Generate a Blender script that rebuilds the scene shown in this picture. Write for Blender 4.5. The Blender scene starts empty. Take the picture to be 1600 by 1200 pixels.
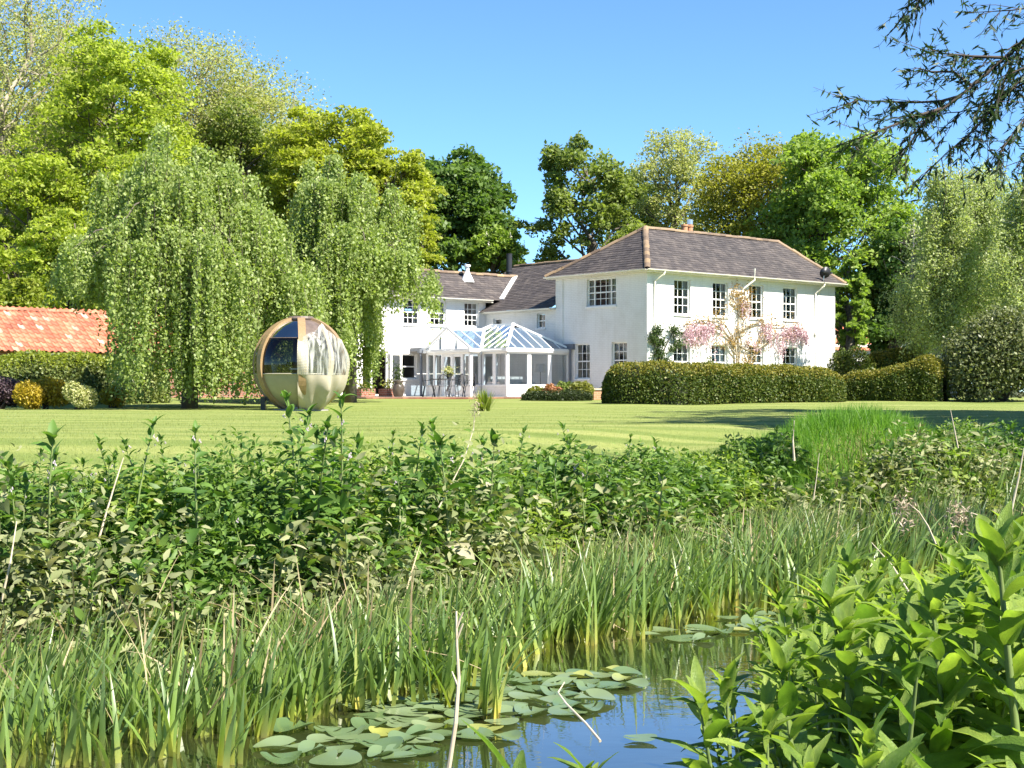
import bpy, math, random
import numpy as np
from mathutils import Vector, Matrix

SC = bpy.context.scene
COL = SC.collection
RNG = np.random.default_rng(7)
random.seed(7)
PI = math.pi
F = 2290.0                      # focal length in photograph pixels (1600 wide)

# ------------------------------------------------------------------ camera, sky, sun, exposure
cam_d = bpy.data.cameras.new('camera')
cam = bpy.data.objects.new('camera', cam_d)
COL.objects.link(cam)
cam.location = (0, 0, 0.5)
cam.rotation_euler = (PI / 2, 0, 0)
cam_d.sensor_width = 36.0
cam_d.lens = 36.0 * F / 1600
cam_d.shift_y = 0.0075
cam_d.clip_start = 0.1
cam_d.clip_end = 3000
SC.camera = cam

SUN_EL = math.radians(49)
SUN_DIR = Vector((0.79 * math.cos(SUN_EL), -0.613 * math.cos(SUN_EL), math.sin(SUN_EL)))   # towards the sun
world = bpy.data.worlds.new('World')
SC.world = world
world.use_nodes = True
wn = world.node_tree
wn.nodes.clear()
sky = wn.nodes.new('ShaderNodeTexSky')
sky.sky_type = 'NISHITA'
sky.sun_disc = False
sky.sun_elevation = SUN_EL
sky.sun_rotation = math.atan2(SUN_DIR.x, SUN_DIR.y)
sky.air_density = 0.65
sky.dust_density = 0.0
sky.ozone_density = 4.6
bg = wn.nodes.new('ShaderNodeBackground')
bg.inputs['Strength'].default_value = 0.086
wo = wn.nodes.new('ShaderNodeOutputWorld')
tint = wn.nodes.new('ShaderNodeMix')
tint.data_type = 'RGBA'
tint.blend_type = 'MULTIPLY'
tint.inputs['Factor'].default_value = 1.0
tint.inputs['B'].default_value = (0.80, 1.0, 1.06, 1)
wn.links.new(sky.outputs['Color'], tint.inputs['A'])
wn.links.new(tint.outputs['Result'], bg.inputs['Color'])
wn.links.new(bg.outputs['Background'], wo.inputs['Surface'])

sl = bpy.data.lights.new('sun', 'SUN')
sl.energy = 4.8
sl.angle = math.radians(0.5)
sl.color = (1.0, 0.94, 0.84)
sun = bpy.data.objects.new('sun', sl)
COL.objects.link(sun)
sun.rotation_euler = SUN_DIR.to_track_quat('Z', 'Y').to_euler()

SC.view_settings.view_transform = 'Standard'
SC.view_settings.look = 'None'
SC.view_settings.gamma = 1.0
SC.view_settings.use_curve_mapping = False
SC.view_settings.exposure = 1.6
SC.render.engine = 'CYCLES'
SC.cycles.max_bounces = 8
SC.cycles.diffuse_bounces = 3
SC.cycles.transparent_max_bounces = 12
SC.cycles.use_denoising = True


# ------------------------------------------------------------------ helpers
def W(px, y, Y):
    """world point seen at photograph pixel (px, y) at distance Y"""
    return np.array(((px - 800) / F * Y, Y, 0.5 + (612 - y) * Y / F))


def tag(o, label=None, cat=None, group=None, kind=None):
    if label: o['label'] = label
    if cat: o['category'] = cat
    if group: o['group'] = group
    if kind: o['kind'] = kind
    return o


def empty(name, loc=(0, 0, 0), rz=0.0):
    o = bpy.data.objects.new(name, None)
    o.empty_display_size = 0.2
    o.location = loc
    o.rotation_euler = (0, 0, rz)
    COL.objects.link(o)
    return o


def link(name, me, parent=None, loc=None):
    o = bpy.data.objects.new(name, me)
    COL.objects.link(o)
    if parent: o.parent = parent
    if loc is not None: o.location = loc
    return o


KIDS = {}


def copy_tree(o, parent=None):
    c = o.copy()
    COL.objects.link(c)
    c.parent = parent
    for ch in KIDS.get(o.name) or list(o.children):
        copy_tree(ch, c)
    return c


def np_mesh(name, v, f, mat, rnd=None, smooth=False, extra=None):
    """v (N,3), f (M,k) arrays -> mesh"""
    v = np.asarray(v, dtype=np.float32); f = np.asarray(f, dtype=np.int32)
    me = bpy.data.meshes.new(name)
    k = f.shape[1]
    me.vertices.add(len(v)); me.vertices.foreach_set('co', v.ravel())
    me.loops.add(f.size); me.loops.foreach_set('vertex_index', f.ravel())
    me.polygons.add(len(f))
    me.polygons.foreach_set('loop_start', np.arange(0, f.size, k, dtype=np.int32))
    if smooth: me.polygons.foreach_set('use_smooth', np.ones(len(f), dtype=bool))
    for nm, arr in (('rnd', rnd),) + tuple((extra or {}).items()):
        if arr is not None:
            a = me.attributes.new(nm, 'FLOAT', 'POINT')
            a.data.foreach_set('value', np.asarray(arr, dtype=np.float32))
    me.update(calc_edges=True)
    if mat: me.materials.append(mat)
    return me


class MB:
    def __init__(self):
        self.v = []; self.f = []; self.n = 0

    def add(self, v, f):
        b = self.n
        self.v.extend([tuple(p) for p in v]); self.f.extend([tuple(i + b for i in q) for q in f])
        self.n += len(v)

    def quad(self, a, b, c, d): self.add([a, b, c, d], [(0, 1, 2, 3)])

    def poly(self, pts): self.add(pts, [tuple(range(len(pts)))])

    def box(self, x0, x1, y0, y1, z0, z1, f=None):
        p = [(x0, y0, z0), (x1, y0, z0), (x1, y1, z0), (x0, y1, z0), (x0, y0, z1), (x1, y0, z1), (x1, y1, z1), (x0, y1, z1)]
        if f: p = [f(*q) for q in p]
        self.add(p, [(0, 3, 2, 1), (4, 5, 6, 7), (0, 1, 5, 4), (1, 2, 6, 5), (2, 3, 7, 6), (3, 0, 4, 7)])

    def bar(self, a, b, w, h, up=(0, 0, 1)):
        a = Vector(a); b = Vector(b); d = (b - a).normalized(); up = Vector(up)
        s = d.cross(up)
        if s.length < 1e-4: s = d.cross(Vector((1, 0, 0)))
        s.normalize(); t = s.cross(d).normalized()
        p = []
        for e in (a, b):
            for i, j in ((-1, -1), (1, -1), (1, 1), (-1, 1)):
                p.append(e + s * (w / 2 * i) + t * (h / 2 * j))
        self.add(p, [(0, 1, 2, 3), (7, 6, 5, 4), (0, 4, 5, 1), (1, 5, 6, 2), (2, 6, 7, 3), (3, 7, 4, 0)])

    def tube(self, pts, rad, n=6, cap=True):
        pts = [Vector(p) for p in pts]
        if not hasattr(rad, '__len__'): rad = [rad] * len(pts)
        rings = []
        for i, p in enumerate(pts):
            d = (pts[min(i + 1, len(pts) - 1)] - pts[max(i - 1, 0)])
            if d.length < 1e-6: d = Vector((0, 0, 1))
            d.normalize()
            s = d.cross(Vector((0, 0, 1)))
            if s.length < 0.05: s = d.cross(Vector((1, 0, 0)))
            s.normalize(); t = s.cross(d)
            rings.append([p + (s * math.cos(2 * PI * k / n) + t * math.sin(2 * PI * k / n)) * rad[i] for k in range(n)])
        v = [q for r in rings for q in r]
        f = []
        for i in range(len(pts) - 1):
            for k in range(n):
                f.append((i * n + k, i * n + (k + 1) % n, (i + 1) * n + (k + 1) % n, (i + 1) * n + k))
        if cap:
            f.append(tuple(range(n - 1, -1, -1))); f.append(tuple((len(pts) - 1) * n + k for k in range(n)))
        self.add(v, f)

    def lathe(self, prof, c=(0, 0, 0), n=16):
        v = []; f = []
        for r, z in prof:
            for k in range(n):
                a = 2 * PI * k / n
                v.append((c[0] + r * math.cos(a), c[1] + r * math.sin(a), c[2] + z))
        for i in range(len(prof) - 1):
            for k in range(n):
                f.append((i * n + k, i * n + (k + 1) % n, (i + 1) * n + (k + 1) % n, (i + 1) * n + k))
        f.append(tuple((len(prof) - 1) * n + k for k in range(n)))
        self.add(v, f)

    def mesh(self, name, mat, smooth=False):
        me = bpy.data.meshes.new(name)
        me.from_pydata([tuple(p) for p in self.v], [], self.f)
        if smooth: me.polygons.foreach_set('use_smooth', [True] * len(me.polygons))
        me.update()
        if mat: me.materials.append(mat)
        return me

    def build(self, name, mat, parent=None, smooth=False):
        return link(name, self.mesh(name, mat, smooth), parent)


# ------------------------------------------------------------------ materials
def newmat(name):
    m = bpy.data.materials.new(name); m.use_nodes = True
    nt = m.node_tree; b = nt.nodes['Principled BSDF']
    return m, nt, b


def N(nt, t, **kw):
    n = nt.nodes.new(t)
    for k, v in kw.items():
        if k in n.inputs: n.inputs[k].default_value = v
        else: setattr(n, k, v)
    return n


def ramp(nt, stops):
    r = nt.nodes.new('ShaderNodeValToRGB')
    el = r.color_ramp.elements
    while len(el) > 1: el.remove(el[-1])
    el[0].position = stops[0][0]; el[0].color = (*stops[0][1], 1)
    for p, c in stops[1:]:
        e = el.new(p); e.color = (*c, 1)
    return r


def pmat(name, c1, c2=None, rough=0.6, scale=6.0, bump=0.0, bscale=40.0, metal=0.0, spec=0.5, stretch=(1, 1, 1)):
    m, nt, b = newmat(name)
    c2 = c2 or tuple(min(1, x * 1.25) for x in c1)
    tc = N(nt, 'ShaderNodeTexCoord'); mp = N(nt, 'ShaderNodeMapping'); mp.inputs['Scale'].default_value = stretch
    nt.links.new(tc.outputs['Object'], mp.inputs['Vector'])
    no = N(nt, 'ShaderNodeTexNoise', Scale=scale, Detail=6.0, Roughness=0.65)
    nt.links.new(mp.outputs['Vector'], no.inputs['Vector'])
    r = ramp(nt, [(0.3, c1), (0.7, c2)])
    nt.links.new(no.outputs['Fac'], r.inputs['Fac']); nt.links.new(r.outputs['Color'], b.inputs['Base Color'])
    b.inputs['Roughness'].default_value = rough; b.inputs['Metallic'].default_value = metal
    b.inputs['Specular IOR Level'].default_value = spec
    if bump:
        n2 = N(nt, 'ShaderNodeTexNoise', Scale=bscale, Detail=5.0)
        nt.links.new(mp.outputs['Vector'], n2.inputs['Vector'])
        bp = N(nt, 'ShaderNodeBump', Strength=bump, Distance=0.02)
        nt.links.new(n2.outputs['Fac'], bp.inputs['Height']); nt.links.new(bp.outputs['Normal'], b.inputs['Normal'])
    return m


def leafmat(name, ca, cb, trans=0.35, rough=0.5, src='rnd', spec=0.3, tcol=None, vein=0.0, cc=None):
    """leaf: colour varies from leaf to leaf, light shines through"""
    m, nt, b = newmat(name)
    out = nt.nodes['Material Output']
    if src == 'obj':
        s = N(nt, 'ShaderNodeObjectInfo').outputs['Random']
    else:
        s = N(nt, 'ShaderNodeAttribute', attribute_name='rnd').outputs['Fac']
    r = ramp(nt, [(0.0, ca), (0.85, cb)] + ([(1.0, cc)] if cc else []))
    nt.links.new(s, r.inputs['Fac'])
    colr = r.outputs['Color']
    b.inputs['Roughness'].default_value = rough
    b.inputs['Specular IOR Level'].default_value = spec
    if vein:
        tc = N(nt, 'ShaderNodeTexCoord')
        vo = N(nt, 'ShaderNodeTexVoronoi', feature='DISTANCE_TO_EDGE', Scale=15.0)
        nt.links.new(tc.outputs['Generated'], vo.inputs['Vector'])
        sm = N(nt, 'ShaderNodeMapRange'); sm.inputs['From Max'].default_value = 0.12
        nt.links.new(vo.outputs['Distance'], sm.inputs['Value'])
        bp = N(nt, 'ShaderNodeBump', Strength=vein, Distance=0.003)
        nt.links.new(sm.outputs['Result'], bp.inputs['Height']); nt.links.new(bp.outputs['Normal'], b.inputs['Normal'])
        mx = N(nt, 'ShaderNodeMix', data_type='RGBA', blend_type='MULTIPLY'); mx.inputs['Factor'].default_value = 0.15
        nt.links.new(colr, mx.inputs['A']); nt.links.new(sm.outputs['Result'], mx.inputs['B'])
        no = N(nt, 'ShaderNodeTexNoise', Scale=3.0)
        nt.links.new(tc.outputs['Generated'], no.inputs['Vector'])
        r2 = ramp(nt, [(0.3, (0.75, 0.8, 0.75)), (0.7, (1.15, 1.1, 0.95))]); nt.links.new(no.outputs['Fac'], r2.inputs['Fac'])
        m2 = N(nt, 'ShaderNodeMix', data_type='RGBA', blend_type='MULTIPLY'); m2.inputs['Factor'].default_value = 1.0
        nt.links.new(mx.outputs['Result'], m2.inputs['A']); nt.links.new(r2.outputs['Color'], m2.inputs['B'])
        colr = m2.outputs['Result']
    nt.links.new(colr, b.inputs['Base Color'])
    tr = N(nt, 'ShaderNodeBsdfTranslucent')
    gm = N(nt, 'ShaderNodeMix', data_type='RGBA', blend_type='MULTIPLY'); gm.inputs['Factor'].default_value = 1.0
    gm.inputs['B'].default_value = (*(tcol or (1.6, 1.75, 0.7)), 1)
    nt.links.new(colr, gm.inputs['A']); nt.links.new(gm.outputs['Result'], tr.inputs['Color'])
    mix = N(nt, 'ShaderNodeMixShader'); mix.inputs['Fac'].default_value = trans
    nt.links.new(b.outputs['BSDF'], mix.inputs[1]); nt.links.new(tr.outputs['BSDF'], mix.inputs[2])
    nt.links.new(mix.outputs['Shader'], out.inputs['Surface'])
    return m


def glassmat(name, tint=(0.85, 0.9, 0.9), ior=1.5, rough=0.0, boost=1.0, dust=0.0, sheen_col=(0.5, 0.58, 0.66)):
    m, nt, b = newmat(name)
    out = nt.nodes['Material Output']
    tr = N(nt, 'ShaderNodeBsdfTransparent'); tr.inputs['Color'].default_value = (*tint, 1)
    gl = N(nt, 'ShaderNodeBsdfGlossy'); gl.inputs['Roughness'].default_value = rough
    fr = N(nt, 'ShaderNodeFresnel', IOR=ior)
    mu = N(nt, 'ShaderNodeMath', operation='MULTIPLY'); mu.inputs[1].default_value = boost; mu.use_clamp = True
    nt.links.new(fr.outputs['Fac'], mu.inputs[0])
    mix = N(nt, 'ShaderNodeMixShader')
    nt.links.new(mu.outputs['Value'], mix.inputs['Fac'])
    nt.links.new(tr.outputs['BSDF'], mix.inputs[1]); nt.links.new(gl.outputs['BSDF'], mix.inputs[2])
    if dust:                                                     # flat diffuse colour mixed in as painted sky sheen on the glass
        df = N(nt, 'ShaderNodeBsdfDiffuse'); df.inputs['Color'].default_value = (*sheen_col, 1)
        m2 = N(nt, 'ShaderNodeMixShader'); m2.inputs['Fac'].default_value = dust
        nt.links.new(mix.outputs['Shader'], m2.inputs[1]); nt.links.new(df.outputs['BSDF'], m2.inputs[2])
        mix = m2
    nt.links.new(mix.outputs['Shader'], out.inputs['Surface'])
    return m


def wallmat():
    m, nt, b = newmat('painted_brick')
    tc = N(nt, 'ShaderNodeTexCoord')
    geo = N(nt, 'ShaderNodeNewGeometry')
    # brick relief follows the wall, whichever way it faces
    sx = N(nt, 'ShaderNodeSeparateXYZ'); nt.links.new(tc.outputs['Object'], sx.inputs['Vector'])
    ad = N(nt, 'ShaderNodeMath', operation='ADD'); nt.links.new(sx.outputs['X'], ad.inputs[0]); nt.links.new(sx.outputs['Y'], ad.inputs[1])
    cx = N(nt, 'ShaderNodeCombineXYZ'); nt.links.new(ad.outputs['Value'], cx.inputs['X']); nt.links.new(sx.outputs['Z'], cx.inputs['Y'])
    br = N(nt, 'ShaderNodeTexBrick', Scale=1.0)
    br.inputs['Brick Width'].default_value = 0.225; br.inputs['Row Height'].default_value = 0.075; br.inputs['Mortar Size'].default_value = 0.008
    nt.links.new(cx.outputs['Vector'], br.inputs['Vector'])
    no = N(nt, 'ShaderNodeTexNoise', Scale=0.7, Detail=8.0, Roughness=0.7); nt.links.new(tc.outputs['Object'], no.inputs['Vector'])
    r = ramp(nt, [(0.3, (0.70, 0.68, 0.63)), (0.55, (0.80, 0.79, 0.76))])
    nt.links.new(no.outputs['Fac'], r.inputs['Fac'])
    mp = N(nt, 'ShaderNodeMapping'); mp.inputs['Scale'].default_value = (4.0, 4.0, 0.35); nt.links.new(tc.outputs['Object'], mp.inputs['Vector'])
    ns = N(nt, 'ShaderNodeTexNoise', Scale=1.0, Detail=6.0, Roughness=0.7); nt.links.new(mp.outputs['Vector'], ns.inputs['Vector'])
    rs = ramp(nt, [(0.32, (0.84, 0.82, 0.78)), (0.52, (1, 1, 1))]); nt.links.new(ns.outputs['Fac'], rs.inputs['Fac'])
    ms = N(nt, 'ShaderNodeMix', data_type='RGBA', blend_type='MULTIPLY'); ms.inputs['Factor'].default_value = 0.4
    nt.links.new(r.outputs['Color'], ms.inputs['A']); nt.links.new(rs.outputs['Color'], ms.inputs['B'])
    mx = N(nt, 'ShaderNodeMix', data_type='RGBA', blend_type='MULTIPLY'); mx.inputs['Factor'].default_value = 0.10
    nt.links.new(ms.outputs['Result'], mx.inputs['A'])
    iv = N(nt, 'ShaderNodeInvert'); nt.links.new(br.outputs['Fac'], iv.inputs['Color']); nt.links.new(iv.outputs['Color'], mx.inputs['B'])
    nt.links.new(mx.outputs['Result'], b.inputs['Base Color'])
    bp = N(nt, 'ShaderNodeBump', Strength=0.5, Distance=0.012); bp.invert = True
    nt.links.new(br.outputs['Fac'], bp.inputs['Height']); nt.links.new(bp.outputs['Normal'], b.inputs['Normal'])
    b.inputs['Roughness'].default_value = 0.75
    return m


def islandmat(name, stops, rough=0.7, spots=None, bump=0.25):
    """roof pieces: each piece its own shade, with lichen spots"""
    m, nt, b = newmat(name)
    geo = N(nt, 'ShaderNodeNewGeometry')
    oi = N(nt, 'ShaderNodeObjectInfo')
    ad = N(nt, 'ShaderNodeMath', operation='ADD'); nt.links.new(geo.outputs['Random Per Island'], ad.inputs[0]); nt.links.new(oi.outputs['Random'], ad.inputs[1])
    fr = N(nt, 'ShaderNodeMath', operation='FRACT'); nt.links.new(ad.outputs['Value'], fr.inputs[0])
    r = ramp(nt, stops); nt.links.new(fr.outputs['Value'], r.inputs['Fac'])
    col = r.outputs['Color']
    tc = N(nt, 'ShaderNodeTexCoord')
    no = N(nt, 'ShaderNodeTexNoise', Scale=9.0, Detail=8.0, Roughness=0.75); nt.links.new(geo.outputs['Position'], no.inputs['Vector'])
    big = N(nt, 'ShaderNodeTexNoise', Scale=0.6, Detail=6.0, Roughness=0.7); nt.links.new(geo.outputs['Position'], big.inputs['Vector'])
    rb = ramp(nt, [(0.3, (0.72, 0.72, 0.74)), (0.7, (1.3, 1.25, 1.2))]); nt.links.new(big.outputs['Fac'], rb.inputs['Fac'])
    mm = N(nt, 'ShaderNodeMix', data_type='RGBA', blend_type='MULTIPLY'); mm.inputs['Factor'].default_value = 1.0
    nt.links.new(col, mm.inputs['A']); nt.links.new(rb.outputs['Color'], mm.inputs['B']); col = mm.outputs['Result']
    if spots:
        rs = ramp(nt, [(spots[0], (0, 0, 0)), (spots[0] + 0.08, (1, 1, 1))]); nt.links.new(no.outputs['Fac'], rs.inputs['Fac'])
        mx = N(nt, 'ShaderNodeMix', data_type='RGBA'); nt.links.new(rs.outputs['Color'], mx.inputs['Factor'])
        nt.links.new(col, mx.inputs['A']); mx.inputs['B'].default_value = (*spots[1], 1); col = mx.outputs['Result']
    nt.links.new(col, b.inputs['Base Color'])
    bp = N(nt, 'ShaderNodeBump', Strength=bump, Distance=0.01)
    nt.links.new(no.outputs['Fac'], bp.inputs['Height']); nt.links.new(bp.outputs['Normal'], b.inputs['Normal'])
    b.inputs['Roughness'].default_value = rough
    return m


M = {}
M['wall'] = wallmat()
M['white'] = pmat('white_gloss_paint', (0.76, 0.76, 0.74), (0.82, 0.82, 0.80), rough=0.35, scale=3)
M['cream'] = pmat('cream_paint', (0.70, 0.66, 0.56), (0.78, 0.75, 0.66), rough=0.45, scale=2)
M['slate'] = islandmat('roof_slate', [(0.0, (0.044, 0.037, 0.036)), (0.5, (0.060, 0.051, 0.048)), (1.0, (0.088, 0.075, 0.068))], spots=(0.67, (0.20, 0.18, 0.14)))
M['deck'] = pmat('roof_deck', (0.06, 0.05, 0.045))
M['ridge'] = islandmat('ridge_tile_lichen', [(0.0, (0.11, 0.075, 0.05)), (0.5, (0.18, 0.13, 0.085)), (1.0, (0.26, 0.18, 0.10))], spots=(0.60, (0.36, 0.25, 0.11)))
M['pantile'] = islandmat('clay_pantile', [(0.0, (0.30, 0.085, 0.045)), (0.5, (0.42, 0.135, 0.07)), (0.9, (0.47, 0.19, 0.11)), (1.0, (0.55, 0.38, 0.29))], spots=(0.72, (0.5, 0.38, 0.28)))
M['lead'] = pmat('lead_grey', (0.10, 0.115, 0.14), (0.15, 0.165, 0.19), rough=0.5)
M['black'] = pmat('black_metal', (0.018, 0.019, 0.022), (0.03, 0.03, 0.034), rough=0.4)
M['grey_metal'] = pmat('grey_wire_metal', (0.03, 0.033, 0.04), (0.05, 0.052, 0.06), rough=0.45)
M['steel'] = pmat('bright_steel', (0.6, 0.6, 0.6), (0.7, 0.7, 0.7), rough=0.3, metal=0.9)
M['terracotta'] = pmat('terracotta', (0.38, 0.17, 0.08), (0.50, 0.26, 0.14), rough=0.8, scale=4)
M['window_glass'] = glassmat('window_glass', tint=(0.85, 0.86, 0.85), boost=1.5)
M['cons_glass'] = glassmat('conservatory_glass', tint=(0.88, 0.91, 0.90), boost=1.2, dust=0.02)
M['roof_glass'] = glassmat('blue_sheen_roof_glass', tint=(0.50, 0.62, 0.75), ior=1.5, boost=1.3, dust=0.16, sheen_col=(0.36, 0.50, 0.68))  # pale blue diffuse stands in for sky reflected in the roof panes
M['pod_glass'] = glassmat('tinted_pod_glass', tint=(0.46, 0.47, 0.46), ior=1.5, boost=1.1)
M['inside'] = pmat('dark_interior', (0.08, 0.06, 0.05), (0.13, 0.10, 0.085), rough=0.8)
M['curtain'] = pmat('curtain_cloth', (0.52, 0.48, 0.42), (0.64, 0.6, 0.54), rough=0.9)
M['bark'] = pmat('grey_brown_bark', (0.06, 0.048, 0.036), (0.13, 0.11, 0.085), rough=0.9, scale=3, bump=0.6, bscale=12, stretch=(1, 1, 0.25))
M['pale_bark'] = pmat('pale_bark', (0.20, 0.17, 0.12), (0.34, 0.30, 0.22), rough=0.9, scale=3, bump=0.4, bscale=12, stretch=(1, 1, 0.25))
M['birch_bark'] = pmat('white_birch_bark', (0.16, 0.14, 0.12), (0.62, 0.59, 0.53), rough=0.8, scale=2.5, stretch=(1, 1, 2.0))
M['twig'] = pmat('dark_twig', (0.045, 0.035, 0.028), (0.08, 0.06, 0.045), rough=0.9)
M['wood'] = pmat('varnished_wood', (0.22, 0.145, 0.07), (0.32, 0.215, 0.11), rough=0.4, scale=4, stretch=(6, 6, 0.6))
M['stem_green'] = pmat('green_stem', (0.10, 0.15, 0.04), (0.16, 0.21, 0.06), rough=0.6)
M['straw'] = pmat('dry_straw', (0.40, 0.33, 0.22), (0.58, 0.50, 0.37), rough=0.8, scale=12)


def brickmat(name, c1, c2, mortar, sc=1.0):
    m, nt, b = newmat(name)
    tc = N(nt, 'ShaderNodeTexCoord')
    sx = N(nt, 'ShaderNodeSeparateXYZ'); nt.links.new(tc.outputs['Object'], sx.inputs['Vector'])
    ad = N(nt, 'ShaderNodeMath', operation='ADD'); nt.links.new(sx.outputs['X'], ad.inputs[0]); nt.links.new(sx.outputs['Y'], ad.inputs[1])
    cx = N(nt, 'ShaderNodeCombineXYZ'); nt.links.new(ad.outputs['Value'], cx.inputs['X']); nt.links.new(sx.outputs['Z'], cx.inputs['Y'])
    br = N(nt, 'ShaderNodeTexBrick', Scale=sc)
    br.inputs['Color1'].default_value = (*c1, 1); br.inputs['Color2'].default_value = (*c2, 1); br.inputs['Mortar'].default_value = (*mortar, 1)
    br.inputs['Brick Width'].default_value = 0.225; br.inputs['Row Height'].default_value = 0.075; br.inputs['Mortar Size'].default_value = 0.008
    nt.links.new(cx.outputs['Vector'], br.inputs['Vector']); nt.links.new(br.outputs['Color'], b.inputs['Base Color'])
    bp = N(nt, 'ShaderNodeBump', Strength=0.6, Distance=0.012); bp.invert = True
    nt.links.new(br.outputs['Fac'], bp.inputs['Height']); nt.links.new(bp.outputs['Normal'], b.inputs['Normal'])
    b.inputs['Roughness'].default_value = 0.85
    return m


M['brick'] = brickmat('red_brick', (0.30, 0.10, 0.06), (0.22, 0.08, 0.05), (0.32, 0.28, 0.23))
M['island_brick'] = islandmat('loose_red_brick', [(0.0, (0.20, 0.07, 0.045)), (0.6, (0.30, 0.11, 0.065)), (1.0, (0.36, 0.17, 0.10))])

# foliage colours
LM = {}
LM['maple_yellow'] = leafmat('yellow_green_leaf', (0.19, 0.245, 0.028), (0.36, 0.41, 0.065), trans=0.46)
LM['maple_gold'] = leafmat('golden_green_leaf', (0.2, 0.235, 0.026), (0.37, 0.395, 0.06), trans=0.46)
LM['maple_green'] = leafmat('bright_green_leaf', (0.125, 0.2, 0.034), (0.28, 0.365, 0.075), trans=0.44)
LM['chestnut'] = leafmat('deep_green_leaf', (0.055, 0.11, 0.024), (0.14, 0.215, 0.05), trans=0.38)
LM['walnut'] = leafmat('olive_leaf', (0.1, 0.145, 0.03), (0.22, 0.265, 0.065), trans=0.4)
LM['olive'] = leafmat('dull_gold_leaf', (0.18, 0.19, 0.022), (0.32, 0.31, 0.045), trans=0.38)
LM['airy'] = leafmat('pale_airy_leaf', (0.23, 0.255, 0.085), (0.4, 0.4, 0.17), trans=0.42)
LM['birch'] = leafmat('birch_leaf', (0.23, 0.275, 0.115), (0.38, 0.42, 0.20), trans=0.42)
LM['weep'] = leafmat('weeping_birch_leaf', (0.185, 0.245, 0.07), (0.31, 0.37, 0.125), trans=0.4, spec=0.4)
LM['dark'] = leafmat('dark_evergreen_leaf', (0.018, 0.035, 0.010), (0.05, 0.07, 0.02), trans=0.18)
LM['holm'] = leafmat('holm_oak_leaf', (0.06, 0.08, 0.025), (0.20, 0.22, 0.085), trans=0.18, spec=0.5)
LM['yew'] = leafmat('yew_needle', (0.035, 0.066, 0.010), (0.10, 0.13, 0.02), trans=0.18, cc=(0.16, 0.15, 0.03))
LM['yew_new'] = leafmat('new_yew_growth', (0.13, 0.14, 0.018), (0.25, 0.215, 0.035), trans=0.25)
LM['laurel'] = leafmat('laurel_leaf', (0.08, 0.12, 0.03), (0.21, 0.24, 0.065), trans=0.2, spec=0.5)
LM['gold'] = leafmat('golden_shrub_leaf', (0.24, 0.18, 0.015), (0.42, 0.31, 0.03), trans=0.3)
LM['purple'] = leafmat('purple_shrub_leaf', (0.055, 0.035, 0.045), (0.12, 0.08, 0.09), trans=0.2, tcol=(1.2, 1, 1))
LM['cream'] = leafmat('cream_variegated_leaf', (0.20, 0.23, 0.06), (0.52, 0.5, 0.26), trans=0.3)
LM['lime'] = leafmat('lime_leaf', (0.16, 0.21, 0.02), (0.28, 0.31, 0.045), trans=0.4)
LM['red'] = leafmat('red_shrub_leaf', (0.26, 0.11, 0.05), (0.42, 0.21, 0.11), trans=0.3)
LM['fern'] = leafmat('fern_leaf', (0.09, 0.115, 0.02), (0.25, 0.24, 0.05), trans=0.3)
LM['spiky'] = leafmat('lime_strap_leaf', (0.12, 0.17, 0.02), (0.27, 0.31, 0.05), trans=0.35)
LM['ivy'] = leafmat('climber_leaf', (0.025, 0.055, 0.015), (0.075, 0.11, 0.03), trans=0.2)
LM['wist_leaf'] = leafmat('bronze_wisteria_leaf', (0.25, 0.17, 0.06), (0.40, 0.29, 0.10), trans=0.35, tcol=(1.3, 1.1, 0.7))
LM['wist'] = leafmat('wisteria_flower', (0.50, 0.33, 0.38), (0.70, 0.54, 0.56), trans=0.3, tcol=(1.1, 1, 1.05))
LM['candle'] = leafmat('chestnut_candle', (0.6, 0.55, 0.42), (0.75, 0.72, 0.6), trans=0.2, tcol=(1, 1, 1))
LM['grass'] = leafmat('long_grass', (0.065, 0.17, 0.018), (0.165, 0.295, 0.04), trans=0.42)
LM['mown'] = leafmat('mown_grass', (0.15, 0.19, 0.045), (0.26, 0.28, 0.09), trans=0.35)
LM['willow'] = leafmat('willow_leaf', (0.02, 0.042, 0.014), (0.045, 0.08, 0.022), trans=0.2)  # leaf colour darkened to stand in for backlit silhouettes against the sky
LM['comf'] = leafmat('comfrey_leaf', (0.05, 0.115, 0.02), (0.125, 0.22, 0.04), trans=0.35, src='obj', rough=0.55)
LM['comf_dusty'] = leafmat('mud_dusted_leaf', (0.12, 0.15, 0.05), (0.33, 0.34, 0.18), trans=0.25, src='obj', rough=0.8, cc=(0.42, 0.36, 0.26))
LM['comf_near'] = leafmat('near_comfrey_leaf', (0.105, 0.19, 0.032), (0.27, 0.36, 0.075), trans=0.42, src='obj', rough=0.5, vein=0.5)
LM['under'] = leafmat('undergrowth_leaf', (0.042, 0.098, 0.018), (0.155, 0.245, 0.048), trans=0.35)
LM['under_light'] = leafmat('undergrowth_light_leaf', (0.12, 0.19, 0.03), (0.27, 0.34, 0.075), trans=0.4)
LM['under_dusty'] = leafmat('undergrowth_dusty_leaf', (0.085, 0.115, 0.04), (0.29, 0.30, 0.15), trans=0.25, rough=0.8)
LM['flower'] = leafmat('pale_bell_flower', (0.45, 0.36, 0.42), (0.62, 0.52, 0.56), trans=0.3, src='obj', tcol=(1, 1, 1))


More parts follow.
